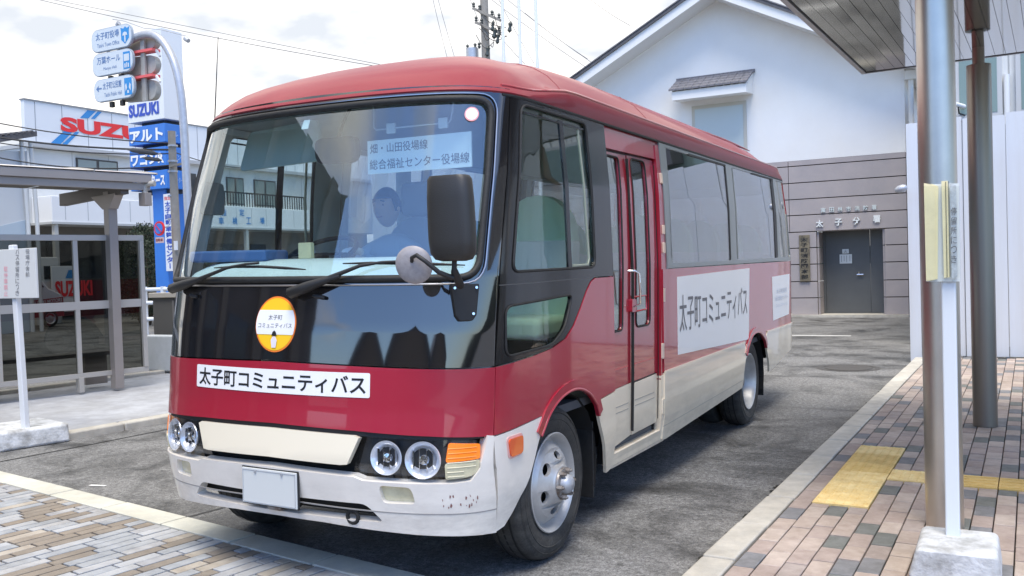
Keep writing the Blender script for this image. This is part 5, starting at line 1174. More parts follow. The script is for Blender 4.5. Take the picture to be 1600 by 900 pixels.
# utility pole with crossarms behind the bus
YB = 24.0
pb_ = thing('utility_pole', (ony(765, 260, YB).x, YB, 0), 'utility pole with two crossarms and a transformer rising behind the bus roof', 'utility pole')
b_ = ony(765, 260, YB); t_ = ony(755, -40, YB); MB().tube([(b_.x+.1, YB, 0), b_, t_], [.19, .16, .13], 14).build('pole_shaft', POLEC, pb_, smooth=60)
for a, b in (((739, 13), (782, 32)), ((743, 35), (782, 52))):
    A, B = ony(*a, YB-.15), ony(*b, YB-.15); ca = MB().bar(A, B, .09, .09).build('crossarm', POLEC, pb_)
    for t in (.03, .25, .7, .95):
        P = A+(B-A)*t; MB().lathe([(.03, 0), (.06, .05), (.035, .09), (.06, .13), (.03, .18)], P+V(0, 0, .03), V(0, 0, 1), 8).build('insulator', M('insulator_dark', (.07, .08, .08), .3), ca, smooth=40)
A = ony(738, 84, YB-.1); MB().cyl((A.x, YB-.1, A.z-.30), (A.x, YB-.1, A.z+.17), .21, n=18).build('transformer', GALV, pb_, smooth=50)
for dx in (-.18, .12, .28): MB().lathe([(.03, 0), (.06, .06), (.03, .1), (.06, .15), (.02, .2)], V(A.x+dx, YB-.1, A.z+.14), V(0, 0, 1), 8).build('insulator', M('insulator_dark2', (.07, .08, .08), .3), pb_, smooth=40)
for a in ((773, 52, .09), (778, 60, .07), (770, 40, .06), (797, 42, .08), (762, 80, .08)):
    P = ony(a[0], a[1], YB-.2); MB().lathe([(0, -.2), (a[2], -.12), (a[2]*.6, 0), (a[2], .1), (0, .2)], P, V(.2, 0, 1), 9).build('cutout_switch', M('switch_dark', (.06, .07, .065), .4), pb_, smooth=40)
rw = random.Random(3)
lw_ = MB()
for k in range(9):
    a = ony(rw.uniform(742, 785), rw.uniform(15, 60), YB-.25); b = ony(rw.uniform(745, 800), rw.uniform(30, 80), YB-.25); m_ = (a+b)/2+V(0, 0, -rw.uniform(.1, .35)); lw_.tube(smooth([a, m_, b], 5), .012, 4)
lw_.build('jumper_wires', WIRE, pb_)
for i, (a, b) in enumerate((((785, -4), (785, 110)), ((811, -4), (811, 112)), ((837, -4), (838, 118)))):
    A, B = ony(*a, 17), ony(*b, 17); ps = MB().cyl((B.x, 17, 0), (A.x, 17, A.z+1.2), .045, .038, 12).build('flagpole', WHITEP, None, smooth=60)
    tag(ps, ('left', 'middle', 'right')[i]+'most of three slim white flagpoles behind the bus roof' if i != 1 else 'slim white flagpole between the other two behind the bus roof', 'flagpole', 'three white flagpoles')
ws_ = [((676, -3), (700, 95)), ((684, -3), (712, 95)), ((778, -3), (835, 100)), ((765, -3), (920, 108)), ((790, -3), (925, 98)), ((820, 20), (918, 92)), ((760, 30), (820, 100)), ((920, -3), (985, 40)), ((734, -3), (752, 40))]
nm_ = ['left of two steep grey wires above the bus roof', 'right of two steep grey wires above the bus roof', 'grey wire falling behind the flagpoles to the bus roof', 'lowest long grey wire sloping down to the fire station roof', 'middle long grey wire sloping down to the fire station roof', 'upper long grey wire sloping down to the fire station roof', 'short wire under the crossarms of the pole behind the bus', 'faint wire crossing the sky above the fire station gable', 'faint wire running up from the transformer pole top']
for (a, b), l_ in zip(ws_, nm_): cable(ony(*a, YB+.5), ony(*b, YB+.5), .05, .009, l_, WIREG, 6)

# ------------------------------------------------------------------ dealer building across the street (faces +x)
XF = -27.0
sz = thing('dealer_building', (XF-4, 23, 0), 'white two storey car dealer building with a balcony and a long rooftop sign wall', 'building')
y0, y1 = 17.2, 31.0
BX('wall', OFFW, sz, XF-9, XF, y0, 38, 3.5, 6.2)
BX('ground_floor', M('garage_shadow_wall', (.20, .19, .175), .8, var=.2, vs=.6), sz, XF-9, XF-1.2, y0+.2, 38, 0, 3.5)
for k in range(12):
    y = y0+.2+k*1.55; BX('siding_joint', M('siding_joint_line', (.40, .41, .41), .7), sz, XF-.002, XF+.004, y, y+.03, 4.7, 6.15)
BX('eave', M('eave_grey', (.42, .43, .44), .6), sz, XF-9.1, XF+.30, y0-.05, 38.2, 6.18, 6.32)
def zf(px, py): return onx(px, py, XF).z
sb = BX('sign_wall', M('sign_wall_white', (.72, .74, .77), .5, var=.02, vs=.5), sz, XF-.15, XF+.05, y0-.05, 38, 6.33, 7.82)
for k in range(26):
    y = y0+.33+k*(1.05 if k < 8 else .55) if k < 8 else y0+.33+8*1.05+(k-8)*.62
    BX('sign_wall_joint', M('joint_grey', (.30, .31, .33), .6), sb, XF+.05, XF+.058, y, y+.022, 6.36, 7.8)
BX('sign_wall_cap', M('cap_grey', (.25, .26, .28), .6), sb, XF-.18, XF+.09, y0-.08, 38, 7.82, 7.87)
def FX(px0, py0, px1, py1, dx=.07):     # rectangle on the sign wall
    a, b = onx(px0, py0, XF+dx), onx(px1, py1, XF+dx); return flat((a.x, a.y, a.z), (b.x, b.y, a.z), (a.x, a.y, b.z))
A_, B_ = onx(95, 203, XF+.07), onx(263, 183, XF+.07)
text('SUZUKI', flat((XF+.07, A_.y, 6.88), (XF+.07, B_.y, 6.88), (XF+.07, A_.y, 7.42)), REDL, sb, bold=.05)
def para(pts, mat): MB().add([onx(a, b, XF+.062) for a, b in pts], [tuple(range(len(pts)))]).build('logo_stripe', mat, sb, fix=False)
para([(137, 172), (150, 173.5), (138, 185), (125, 184)], BLUS); para([(153, 174), (159, 175), (148, 186), (142, 185.5)], BLUS)
para([(101, 204), (114, 205.5), (91, 229), (75, 227.5)], BLUS); para([(118, 206), (124, 206.5), (101, 230), (93, 229)], BLUS)
for i, (a, b, c, d) in enumerate(((118, 248, 183, 263), (352, 262, 380, 300), (395, 265, 430, 300))):
    P, Q = onx(a, b, XF), onx(c, d, XF); ya_, yb2_ = P.y, Q.y; zz0, zz1 = (5.35, 5.98) if i == 0 else (4.6, 5.8)
    wf = BX('window', M('window_frame_dark', (.05, .05, .05), .5), sz, XF-.02, XF+.05, ya_, yb2_, zz0, zz1)
    for q in (0, 1): BX('pane', WGLASS, wf, XF+.05, XF+.056, ya_+.06+q*(yb2_-ya_)/2, ya_+(q+1)*(yb2_-ya_)/2-.06, zz0+.06, zz1-.06)
BX('window', WDARK, sz, XF-.02, XF+.04, onx(297, 290, XF).y, onx(306, 290, XF).y, 4.5, 5.8)
bal = BX('balcony', WHITEP, sz, XF+.0, XF+1.1, y0+.1, 30.6, 3.50, 4.42, bevel=.02)
XB = XF+1.1
for k in range(18): BX('balcony_joint', M('joint_pale', (.38, .40, .42), .6), bal, XB, XB+.006, y0+.6+k*.9, y0+.62+k*.9, 3.6, 4.36)
BX('balcony_base_rail', M('rail_grey', (.45, .47, .48), .6), bal, XF, XB+.04, y0+.05, 30.65, 3.44, 3.52)
rl = MB()
y = 22.0
while y < 30.5: rl.box(XB-.10, XB-.07, y, y+.035, 4.42, 5.0); y += .16
rl.box(XB-.12, XB-.05, 22, 30.5, 4.98, 5.05); rl.build('balcony_railing', WDARK, bal)
for ch, a in (('認', 322), ('証', 348), ('車', 343+30), ('整', 343+52), ):
    pass
for s_, px_a, px_b, py in (('指定', 350, 378, 332), ('車検工場', 346, 410, 345)):
    n = len(s_)
    for i, ch in enumerate(s_):
        P = onx(px_a+(px_b-px_a)*i/(n-1), py, XB+.02); text(ch, flat((XB+.02, P.y-.14, P.z-.15), (XB+.02, P.y+.14, P.z-.15), (XB+.02, P.y-.14, P.z+.15)), BLUS, bal, bold=.02)
# yard below: pipe frame, air conditioner units, sign board SUZUKI, dark opening
BX('garage_opening', WDARK, sz, XF-1.19, XF-1.15, 18.6, 21.0, .1, 3.0)
BX('garage_opening', WDARK, sz, XF-1.19, XF-1.15, 22.5, 30.0, .1, 2.9)
for y in (17.4, 22, 26.5, 30.8): MB().box(XF+.9, XF+1.05, y, y+.15, 0, 3.45).build('balcony_post', M('post_pale', (.5, .5, .48), .6), sz)
P, Q = onx(80, 416, -25.2), onx(125, 474, -25.2)
sbd = thing('dealer_sign_board', (-25.2, (P.y+Q.y)/2, 0), 'white freestanding sign board with red SUZUKI lettering seen through the shelter screen', 'sign board')
BX('board', WHITEP, sbd, -25.25, -25.2, P.y, Q.y, .4, P.z, bevel=.01); text('SUZUKI', flat((-25.18, P.y+.1, P.z-1.05), (-25.18, Q.y+.5, P.z-1.05), (-25.18, P.y+.1, P.z-.50)), REDL, sbd, bold=.04)
MB().add([V(-25.185, P.y+.5+a, P.z-.42+b) for a, b in ((0, 0), (.32, 0), (.45, .28), (.13, .28))], [(0, 1, 2, 3)]).build('logo_stripe', BLUS, sbd)
ac = thing('outdoor_unit', (-25.6, onx(66, 400, -25.6).y, 0), 'beige outdoor equipment cabinet seen beside the white sign board through the screen', 'cabinet')
P = onx(66, 402, -25.6); MB().box(-25.9, -25.4, P.y-.45, P.y+.45, 0, P.z).build('cabinet_body', OFFW, ac, bevel=.03); MB().box(-25.4, -25.38, P.y-.1, P.y+.12, P.z-.75, P.z-.3).build('cabinet_window', WDARK, ac)
# red and white kei van
vn = thing('parked_van', (-26.6, 17.6, 0), 'small white and dark red van parked in the dealer yard seen through the shelter screen', 'van')
vx = -23.6; VV = []
yv0, yv1 = onx(-20, 500, vx).y, onx(101, 498, vx).y
L_ = yv1-yv0
bod = [(0, .35), (0, 1.05), (.03, 1.6), (.10, 1.85), (.62, 1.85), (.80, 1.25), (.97, 1.05), (1.0, .75), (1.0, .35)]
MB().prism([(a, b) for a, b in bod], lambda a, b, t: V(vx+t, yv0+a*L_, b), -1.4, 0).build('body', WHITEP, vn, bevel=.06, seg=3)
MB().prism([(0.0, .33), (0, .78), (1.0, .95), (1.003, .33)], lambda a, b, t: V(vx+t, yv0+a*L_-.01, b), -1.41, .012).build('lower_body', M('van_dark_red', (.30, .03, .05), .35, coat=.5), vn, bevel=.03)
MB().prism([(.50, 1.22), (.52, 1.72), (.60, 1.74), (.735, 1.28)], lambda a, b, t: V(vx+t, yv0+a*L_, b), -.02, .012).build('window', WDARK, vn); MB().prism([(.12, 1.22), (.12, 1.72), (.48, 1.72), (.47, 1.22)], lambda a, b, t: V(vx+t, yv0+a*L_, b), -.02, .012).build('window', WDARK, vn)
text('SUZUKI MOTORS', flat((vx+.02, yv0+.58*L_, .72), (vx+.02, yv0+.97*L_, .80), (vx+.02, yv0+.58*L_, .84)), STK, vn, bold=.02)
for t in (.20, .80):
    wl = MB().lathe([(0, -.10), (.27, -.10), (.285, -.06), (.285, .0), (.25, .03), (.18, .03)], V(vx, yv0+t*L_, .285), V(1, 0, 0), 28).build('wheel', TYRE, vn, smooth=50)
    MB().lathe([(.18, .03), (.17, .02), (.14, .0), (.06, .02), (0, .03)], V(vx, yv0+t*L_, .285), V(1, 0, 0), 20).build('rim', STEEL, wl, smooth=40)
# grey house at the left edge
XH = -22.0
hs = thing('warehouse', (XH-4, 9, 0), 'pale grey gabled warehouse at the left edge with a corrugated dark roof edge', 'building')
ye = onx(45, 300, XH).y
r0, r1 = onx(38, 208, XH), onx(0, 228, XH)
MB().prism([(ye-9, 0), (ye, 0), (ye, onx(45, 236, XH).z), (ye-3, onx(45, 236, XH).z-.35), (ye-9, 3.2)], lambda a, b, t: V(XH+t, a, b), -8, 0).build('wall', M('warehouse_wall', (.60, .615, .62), .7, var=.03, vs=.5), hs)
MB().prism([(ye-9, .01), (ye-.01, .01), (ye-.01, onx(45, 342, XH).z), (ye-1.3, onx(0, 345, XH).z-.25), (ye-9, 1.6)], lambda a, b, t: V(XH+t, a, b), 0, .02).build('lower_wall', M('warehouse_blue_grey', (.46, .54, .60), .6), hs)
MB().prism([(ye-9, 3.3), (ye+.1, onx(42, 214, XH).z), (ye+.1, onx(42, 206, XH).z), (ye-9, 3.45)], lambda a, b, t: V(XH+t, a, b), -8.2, .35).build('roof', SLATE, hs)
rc = MB()
for k in range(26): rc.cyl((XH+.36, ye-.05-k*.16, onx(40, 209, XH).z-.055*k*.62+.02), (XH-.2, ye-.05-k*.16, onx(40, 209, XH).z-.055*k*.62+.03), .05, n=6)
rc.build('roof_corrugation', SLATE, hs)
for dy in (0, .28): MB().tube([(XH+.1, ye+.05-dy, onx(40, 222, XH).z), (XH+.1, ye+.15-dy, 3.4), (XH+.1, ye+.15-dy, 0)], .06, 8).build('drain_pipe', OFFW, hs, smooth=60)
# house further along the street, seen through the bus windows
def simple_house(name, x0, x1, y0, y1, h, label, mat, wins, axis='x'):
    t = thing(name, ((x0+x1)/2, (y0+y1)/2, 0), label, 'building'); BX('wall', mat, t, x0, x1, y0, y1, 0, h)
    BX('parapet', M('parapet_grey', (.4, .4, .41), .7), t, x0-.08, x1+.08, y0-.08, y1+.08, h, h+.18)
    for (a, z0, z1, w_) in wins:
        if axis == 'x': f = BX('window', M('frame_dark', (.07, .07, .07), .5), t, x1-.02, x1+.04, a, a+w_, z0, z1); BX('pane', WGLASS, f, x1+.04, x1+.046, a+.06, a+w_-.06, z0+.06, z1-.06)
        else: f = BX('window', M('frame_dark', (.07, .07, .07), .5), t, a, a+w_, y0-.04, y0+.02, z0, z1); BX('pane', WGLASS, f, a+.06, a+w_-.06, y0-.046, y0-.04, z0+.06, z1-.06)
    return t
h2 = simple_house('house', -24, -17.2, 33, 42, 6.6, 'cream two storey house with an outside stair seen through the windscreen', M('cream_wall', (.62, .60, .52), .8, var=.03, vs=.6), [(34, 4.2, 5.6, 1.4), (37.5, 4.2, 5.6, 1.4), (35, 1.0, 2.4, 1.6)])
sr = MB()
for k in range(14): sr.box(-17.1, -16.1, 38.5-k*.28, 38.78-k*.28, .25*k, .25*k+.06)
sr.bar((-16.1, 38.6, .9), (-16.1, 34.6, 4.5), .05, .05).bar((-16.1, 38.6, .1), (-16.1, 34.6, 3.5), .06, .25); sr.build('outside_stair', GALV, h2)
simple_house('house', -16, -9.5, 36, 44, 6.0, 'white house with dark windows seen through the rear of the bus', WHITEW, [(-15, 3.8, 5.0, 1.6), (-12, 3.8, 5.0, 1.6), (-14.5, .9, 2.2, 1.8)], 'y')
# dark shrubs and white guard fence by the sign tower
def shrub(c, r, h, n, label, seed):
    rg = random.Random(seed); t = thing('shrub', (c[0], c[1], 0), label, 'shrub'); mb = MB()
    for k in range(n):
        a, b, q = rg.uniform(0, 6.28), rg.uniform(-1, 1), rg.uniform(.55, 1)**.5; s_ = math.sqrt(1-b*b)
        p = V(c[0]+math.cos(a)*s_*r*q*(1+.2*math.sin(3*a)), c[1]+math.sin(a)*s_*r*q, h*.52+b*h*.48*q)
        d = V(rg.gauss(0, 1), rg.gauss(0, 1), rg.gauss(0, 1)).normalized(); e_ = d.cross(V(rg.gauss(0, 1), rg.gauss(0, 1), .3)).normalized(); l_ = rg.uniform(.05, .10); mb.add([p, p+(d+e_*.5)*l_*.6, p+d*l_*1.3, p+(d-e_*.5)*l_*.6], [(0, 1, 2, 3)])
    mb.build('foliage', LEAF, t, fix=False)
    st2 = MB()
    for k in range(5): a = k*1.25; st2.tube([(c[0], c[1], 0), (c[0]+math.cos(a)*r*.3, c[1]+math.sin(a)*r*.3, h*.4), (c[0]+math.cos(a)*r*.6, c[1]+math.sin(a)*r*.6, h*.75)], [.04, .025, .01], 5)
    st2.build('stems', M('stem_brown', (.08, .06, .04), .9), t); return t
P = ony(231, 420, 16.5); shrub((P.x, 16.5), .9, 3.2, 5000, 'tall dark shrub left of the blue tower pillar', 1)
P = ony(215, 400, 17.5); shrub((P.x, 17.5), .9, 2.9, 4000, 'dark shrub behind the smoked shelter screen', 2)
P = ony(285, 420, 15.5); shrub((P.x, 15.5), .8, 2.6, 3600, 'dark shrub right of the utility pole base beside the bus', 3)
gf = thing('guard_fence', (ony(240, 450, 12.6).x, 12.6, 0), 'white pipe guard fence in front of the blue tower pillar', 'fence')
xa, xb = ony(226, 450, 12.6).x, ony(275, 450, 12.6).x
for x in (xa, (xa+xb)/2+.1, xb): MB().cyl((x, 12.6, 0), (x, 12.6, 1.25), .06, n=10).build('fence_post', WHITEP, gf, smooth=60)
for z in (.45, .85, 1.18): MB().cyl((xa, 12.6, z), (xb, 12.6, z), .05, n=10).build('fence_rail', WHITEP, gf, smooth=60)

# ------------------------------------------------------------------ fire station (faces the camera, y = 20)
YF_ = 20.0
fs = thing('fire_station', (-3.3, 26, 0), 'white gabled fire station with grey stone lower wall and a steel door', 'building')
XL_, XR_, ZE, XA, ZA = -8.6, 1.06, 5.55, -3.27, 8.0
ZC = 3.82
sl_ = (ZA-6.4)/(6.39-3.27)
XE = XR_+.1
zl = ZA-sl_*(XA-XL_)
mb = MB(); mb.prism([(XL_, ZC), (XR_, ZC), (XR_, ZA-sl_*(XR_-XA)), (XA, ZA), (XL_, zl)], lambda a, b, t: V(a, YF_+t, b), .0, .2); mb.build('gable_wall', WHITEW, fs)
BX('side_wall', WHITEW, fs, XR_-.2, XR_, YF_+.2, 34, 0, 5.9); BX('side_wall', WHITEW, fs, XL_, XL_+.2, YF_+.2, 34, 0, 5.0)
CBK = M('cladding_backing', (.05, .05, .05), .9); BX('lower_backing', CBK, fs, XL_+.01, -.99, YF_+.061, YF_+.2, 0, ZC); BX('lower_backing', CBK, fs, .58, XR_-.01, YF_+.061, YF_+.2, 0, ZC); BX('lower_backing', CBK, fs, -.99, .58, YF_+.061, YF_+.2, 2.14, ZC)
# roof slopes with thick verge
for s_, xe in ((-1, XL_-.5), (1, XR_+.55)):
    ze = ZA-sl_*abs(xe-XA)
    def rp_(a, b, t): return V(a, YF_-.75+t, b)
    MB().prism([(XA, ZA+.0), (xe, ze), (xe, ze+.05), (XA, ZA+.05)], rp_, .06, 14.5).build('soffit', M('soffit_white', (.70, .70, .69), .8), fs)
    MB().prism([(XA, ZA-.02), (xe, ze-.02), (xe, ze+.22), (XA, ZA+.22)], rp_, 0, .05).build('verge_board', M('verge_white', (.78, .78, .77), .6), fs)
    MB().prism([(XA, ZA+.22), (xe, ze+.22), (xe, ze+.30), (XA, ZA+.30)], rp_, -.05, 14.5).build('roof', SLATE, fs)
    for k in range(44):
        a = XA+(xe-XA)*(k+.5)/44; z = ZA+.31-sl_*abs(a-XA); w2 = abs(xe-XA)/44; q = sl_*w2*.5*(1 if (xe-XA) < 0 else -1)
        MB().prism([(a-w2*.5, z-q), (a+w2*.5, z+q), (a+w2*.5, z+q+.03), (a-w2*.5, z-q+.03)], rp_, -.07, .35).build('roof_tile', TILEG, fs)
# stone courses: separate panels with recessed joints
zs_ = [.05, .47, .87, 1.29, 1.69, 2.08]; oxl, oxr = -.97, .56
def course(x0, x1, z0, z1, nm='stone_panel', mats=[CLAD]): BX(nm, CLAD, fs, x0+.006, x1-.006, YF_, YF_+.06, z0+.011, z1-.011, bevel=.005)
for a, b in zip(zs_, zs_[1:]):
    for x0, x1 in ((XL_, -6.5), (-6.5, -4.4), (-4.4, -2.4), (-2.4, oxl)): course(x0, x1, a, b)
    course(oxr, XR_, a, b)
    BX('jamb_stone', CLAD, fs, oxl, oxl+.045, YF_+.062, YF_+.62, a+.011, b-.011); BX('jamb_stone', CLAD, fs, oxr-.045, oxr, YF_+.062, YF_+.62, a+.011, b-.011)
zz = [2.08, 2.49, 2.88, 3.28, 3.69, 3.84]
for a, b in zip(zz, zz[1:]):
    for x0, x1 in ((XL_, -6.2), (-6.2, -3.9), (-3.9, -1.6), (-1.6, XR_)): course(x0, x1, a, b)
BX('lintel_soffit', CLAD, fs, oxl, oxr, YF_+.07, YF_+.62, 2.081, 2.12)
BX('plinth_step', CONC, fs, XL_, XR_, YF_-.12, YF_+.6, 0, .06)
BX('door_frame', DOORM, fs, oxl+.046, -.87, YF_+.58, YF_+.64, .07, 2.12); drr = BX('door', DOORM, fs, -.865, .16, YF_+.60, YF_+.64, .07, 2.12); d2 = BX('door', DOORM, fs, .17, oxr-.046, YF_+.60, YF_+.64, .07, 2.12)
BX('door_gap', WDARK, drr, .162, .168, YF_+.598, YF_+.60, .08, 2.07)
P = ony(1345, 429, YF_+.55); MB().cyl((P.x-.09, YF_+.55, P.z), (P.x+.06, YF_+.55, P.z), .02, n=8).build('door_handle', CHR, drr); MB().box(P.x-.06, P.x-.03, YF_+.56, YF_+.60, P.z-.01, P.z+.07).build('door_lock', CHR, drr)
A, B = ony(1312, 412, YF_+.58), ony(1331, 397, YF_+.58); nt_ = BX('door_notice', PAPW, drr, A.x, B.x, YF_+.585, YF_+.598, A.z, B.z)
A2, B2 = ony(1316, 397, YF_+.58), ony(1326, 389, YF_+.58); BX('door_emblem', PAPW, drr, A2.x, B2.x, YF_+.585, YF_+.598, A2.z+.01, B2.z, bevel=.01)
text('火', flat((A2.x+.03, YF_+.58, A2.z+.02), (B2.x-.03, YF_+.58, A2.z+.02), (A2.x+.03, YF_+.58, B2.z-.02)), INKG, nt_); 
for k, px in enumerate((1315, 1319, 1323, 1328)):
    Q = ony(px, 405, YF_+.58); MB().box(Q.x-.004, Q.x+.004, YF_+.578, YF_+.584, B.z-.19+.02*(k % 2), B.z-.03).build('notice_line', INKG, nt_)
# lettering on the stone
s_ = '富田林市消防署'
for i, ch in enumerate(s_):
    P = ony(1286.5+i*(1366-1286.5)/6, 328.3-i*(328.3-324)/6, YF_); text(ch, flat((P.x-.055, YF_-.02, P.z-.055), (P.x+.055, YF_-.02, P.z-.055), (P.x-.055, YF_-.02, P.z+.055)), M('letter_metal', (.60, .66, .66), .4), fs, thick=.02, bold=.02)
for ch, px, py in zip('太子分署', (1281, 1310.5, 1338.5, 1370), (349.5, 347, 345, 342)):
    P = ony(px, py, YF_); text(ch, flat((P.x-.085, YF_-.025, P.z-.085), (P.x+.085, YF_-.025, P.z-.085), (P.x-.085, YF_-.025, P.z+.085)), M('letter_white_metal', (.74, .77, .77), .4), fs, thick=.03, bold=.03)
A, B = ony(1250, 440, YF_-.03), ony(1264.5, 367, YF_-.03); pq = thing('wooden_nameplate', ((A.x+B.x)/2, YF_-.03, A.z), 'tall weathered wooden nameplate with black characters left of the steel door', 'nameplate')
WOOD = M('weathered_wood', (.24, .205, .14), .7, c2=(.07, .062, .05), vs=5); MB().box(A.x, B.x, YF_-.05, YF_-.005, A.z, B.z).build('plank', WOOD, pq, bevel=.008)
s_ = '太子町消防団本部'
for i, ch in enumerate(s_):
    z = B.z-.06-(B.z-A.z-.1)*i/8; text(ch, flat((A.x+.04, YF_-.055, z-.10), (B.x-.04, YF_-.055, z-.10), (A.x+.04, YF_-.055, z)), INKB, pq, bold=.02)
# window with tiled hood
wx0, wx1 = -3.92, -2.63
wf = BX('window', M('window_frame_beige', (.50, .48, .42), .5), fs, wx0-.05, wx1+.05, YF_-.03, YF_+.02, 4.0, 5.42)
BX('pane', M('frosted_window_glass', (.50, .56, .56), .25), wf, wx0+.03, wx1-.03, YF_-.038, YF_-.03, 4.06, 5.33)
hd2 = MB(); hx0, hx1 = -4.33, -2.36
hd2.prism([(-.0, 6.08), (-.72, 5.72), (-.72, 5.50), (0, 5.56)], lambda a, b, t: V(t, YF_+a, b), hx0+.06, hx1-.04); hd_o = hd2.build('window_hood', M('hood_white', (.76, .76, .75), .7), fs, bevel=.008)
for i in range(10):
    for j in range(4):
        x = hx0+(hx1-hx0)*(i+.5)/10; a0 = -.78+j*.20; z0 = 5.735+(a0+.78)*.5
        MB().prism([(a0, z0), (a0+.22, z0+.11), (a0+.22, z0+.14), (a0, z0+.045)], lambda a, b, t: V(x+t, YF_+a, b), -.096, .092).build('hood_tile', TILEG, hd_o)
MB().box(hx0-.02, hx1+.02, YF_-.06, YF_+.0, 6.09, 6.17).build('hood_ridge', TILEG, hd_o)
MB().tube([(XR_+.14, YF_-.10, 5.6), (XR_+.14, YF_-.10, .1)], .06, 10).build('drain_pipe', OFFW, fs, smooth=60)
MB().box(XR_+.02, XR_+.28, YF_-.2, YF_+.02, 5.45, 5.65).build('drain_box', OFFW, fs)

# ------------------------------------------------------------------ siding building behind the hoarding
YSB = 13.0
sbg = thing('siding_building', (6, 17, 0), 'white ribbed siding building with grey framed windows behind the hoarding', 'building')
BX('wall', OFFW, sbg, 2.02, 14, YSB+.05, 22, 0, 5.2)
for k in range(110):
    x = 2.03+k*.109; BX('siding_rib', M('siding_rib_white', (.68, .69, .68), .6) if k == 0 else bpy.data.materials['siding_rib_white'], sbg, x, x+.085, YSB+.02, YSB+.055, 0, 5.2)
BX('corner_trim', M('corner_beige', (.50, .49, .44), .6), sbg, 1.82, 2.02, YSB, YSB+9, 0, 5.2)
for x0, x1 in ((2.36, 3.02), (3.20, 4.3), (5.4, 6.6)):
    z0, z1 = 3.52, 4.6
    f = BX('window', M('window_frame_grey', (.52, .53, .54), .5), sbg, x0, x1, YSB-.05, YSB+.03, z0, z1); BX('pane', M('pane_green_grey', (.20, .27, .25), .1), f, x0+.07, x1-.07, YSB-.056, YSB-.05, z0+.08, z1-.06)
MB().tube([(2.20, YSB-.06, 4.6), (2.20, YSB-.06, 0)], .05, 10).build('drain_pipe', WHITEP, sbg, smooth=60)
MB().tube([(3.08, YSB-.05, 4.15), (3.08, YSB-.05, 0)], .045, 10).build('drain_pipe', WHITEP, sbg, smooth=60)
# tiled hood on this building, mirrored in the bus side glass
hb2 = MB(); hb2.prism([(0, 4.30), (-.75, 3.9), (-.75, 3.62), (0, 3.7)], lambda a, b, t: V(t, YSB+a, b), 3.75, 4.75); hb2.build('window_hood', SLATE, sbg)
sc_ = thing('security_camera', tuple(ony(1497, 168, YSB-.2)), 'small white security camera on the siding wall right of the steel column', 'camera')
P = ony(1497, 165, YSB-.2); MB().cyl(P+V(-.04, -.06, .02), P+V(.08, .1, -.01), .035, n=10).build('camera_body', WHITEP, sc_, smooth=50); MB().tube([P, P+V(.01, .0, -.12), P+V(.1, .18, -.14)], .012, 6).build('camera_arm', INKB, sc_)
# white hoarding
hg = thing('site_hoarding', (5, 10.4, ZP), 'tall white panel hoarding standing across the end of the brick pavement', 'hoarding')
WH = M('hoarding_white', (.66, .69, .74), .42, coat=.2)
stain(WH, .8, .94, .35, .6, (5, 5, .4)); xh = 1.86; wd = [.15]+[.53, .50]+[.5]*16; x = xh
for i, w_ in enumerate(wd):
    b = .10 if x > 1.9 else .02
    BX('panel', WH, hg, x+.006, x+w_-.006, 10.40+(.02 if i % 2 else 0), 10.44+(.02 if i % 2 else 0), b, 3.21+(.03 if i in (1, 3) else 0)); x += w_
for i in range(1, 18): MB().box(1.5+i*.5, 1.54+i*.5, 10.48, 10.52, .05, 3.1).build('frame_post', GALV, hg)
lampx = ony(1408, 295, 10.2); sl2 = tag(MB().lathe([(0, -.08), (.03, -.075), (.05, -.03), (.052, .03), (.03, .07), (0, .08)], lampx, V(.9, 0, .25), 16).build('wall_lamp', GALV, None, smooth=60), 'small grey oval lamp sticking out of the hoarding edge', 'lamp')

# ------------------------------------------------------------------ canopy with steel columns
ZCN = 3.05
cn = thing('canopy', (2.0, 5.5, ZCN), 'dark metal canopy with a slatted mirror-like soffit over the brick pavement', 'canopy')
c0 = onz(1350, 115, ZCN); c1 = onz(1225, 0, ZCN); dv = (c0-c1).normalized(); ex = V(dv.y, -dv.x, 0)
def cpn(a, b, z): return c0+ex*a-dv*b+V(0, 0, z)     # a across from the edge, b back towards the camera
W_, L_ = 6.5, 4.0; nsl = 86; sw_ = W_/nsl; slm = None
rs = random.Random(8)
for i in range(nsl):
    a = .03+i*sw_; t1, t2 = rs.uniform(-.0006, .0006), rs.uniform(-.0012, .0012)
    mb = MB(); mb.add([cpn(a+.0015, .05, .004+t1+t2), cpn(a+sw_-.0015, .05, .004-t1+t2), cpn(a+sw_-.0015, L_, .004-t1), cpn(a+.0015, L_, .004+t1), cpn(a+.0015, .05, .03), cpn(a+sw_-.0015, .05, .03), cpn(a+sw_-.0015, L_, .03), cpn(a+.0015, L_, .03)], [(0, 1, 2, 3), (4, 7, 6, 5), (0, 4, 5, 1), (1, 5, 6, 2), (2, 6, 7, 3), (3, 7, 4, 0)]); mb.build('soffit_slat', CANP, cn)
mb = MB(); mb.add([cpn(0.02, .03, z) for z in (.031, .032)], []); 
MB().prism([(0, 0), (W_, 0), (W_, L_), (0, L_)], lambda a, b, t: cpn(a, b, t), .034, .16).build('roof_deck', M('canopy_deck', (.30, .31, .33), .5, .3), cn)
MB().bar(cpn(0, 0, .055), cpn(0, L_, .055), .035, .12).build('edge_trim', M('edge_pale_steel', (.58, .60, .64), .3, .7), cn)
MB().bar(cpn(-.02, -.0, .055), cpn(W_, 0, .055), .035, .11).build('edge_trim', M('edge_dark_steel', (.20, .20, .21), .35, .7), cn)
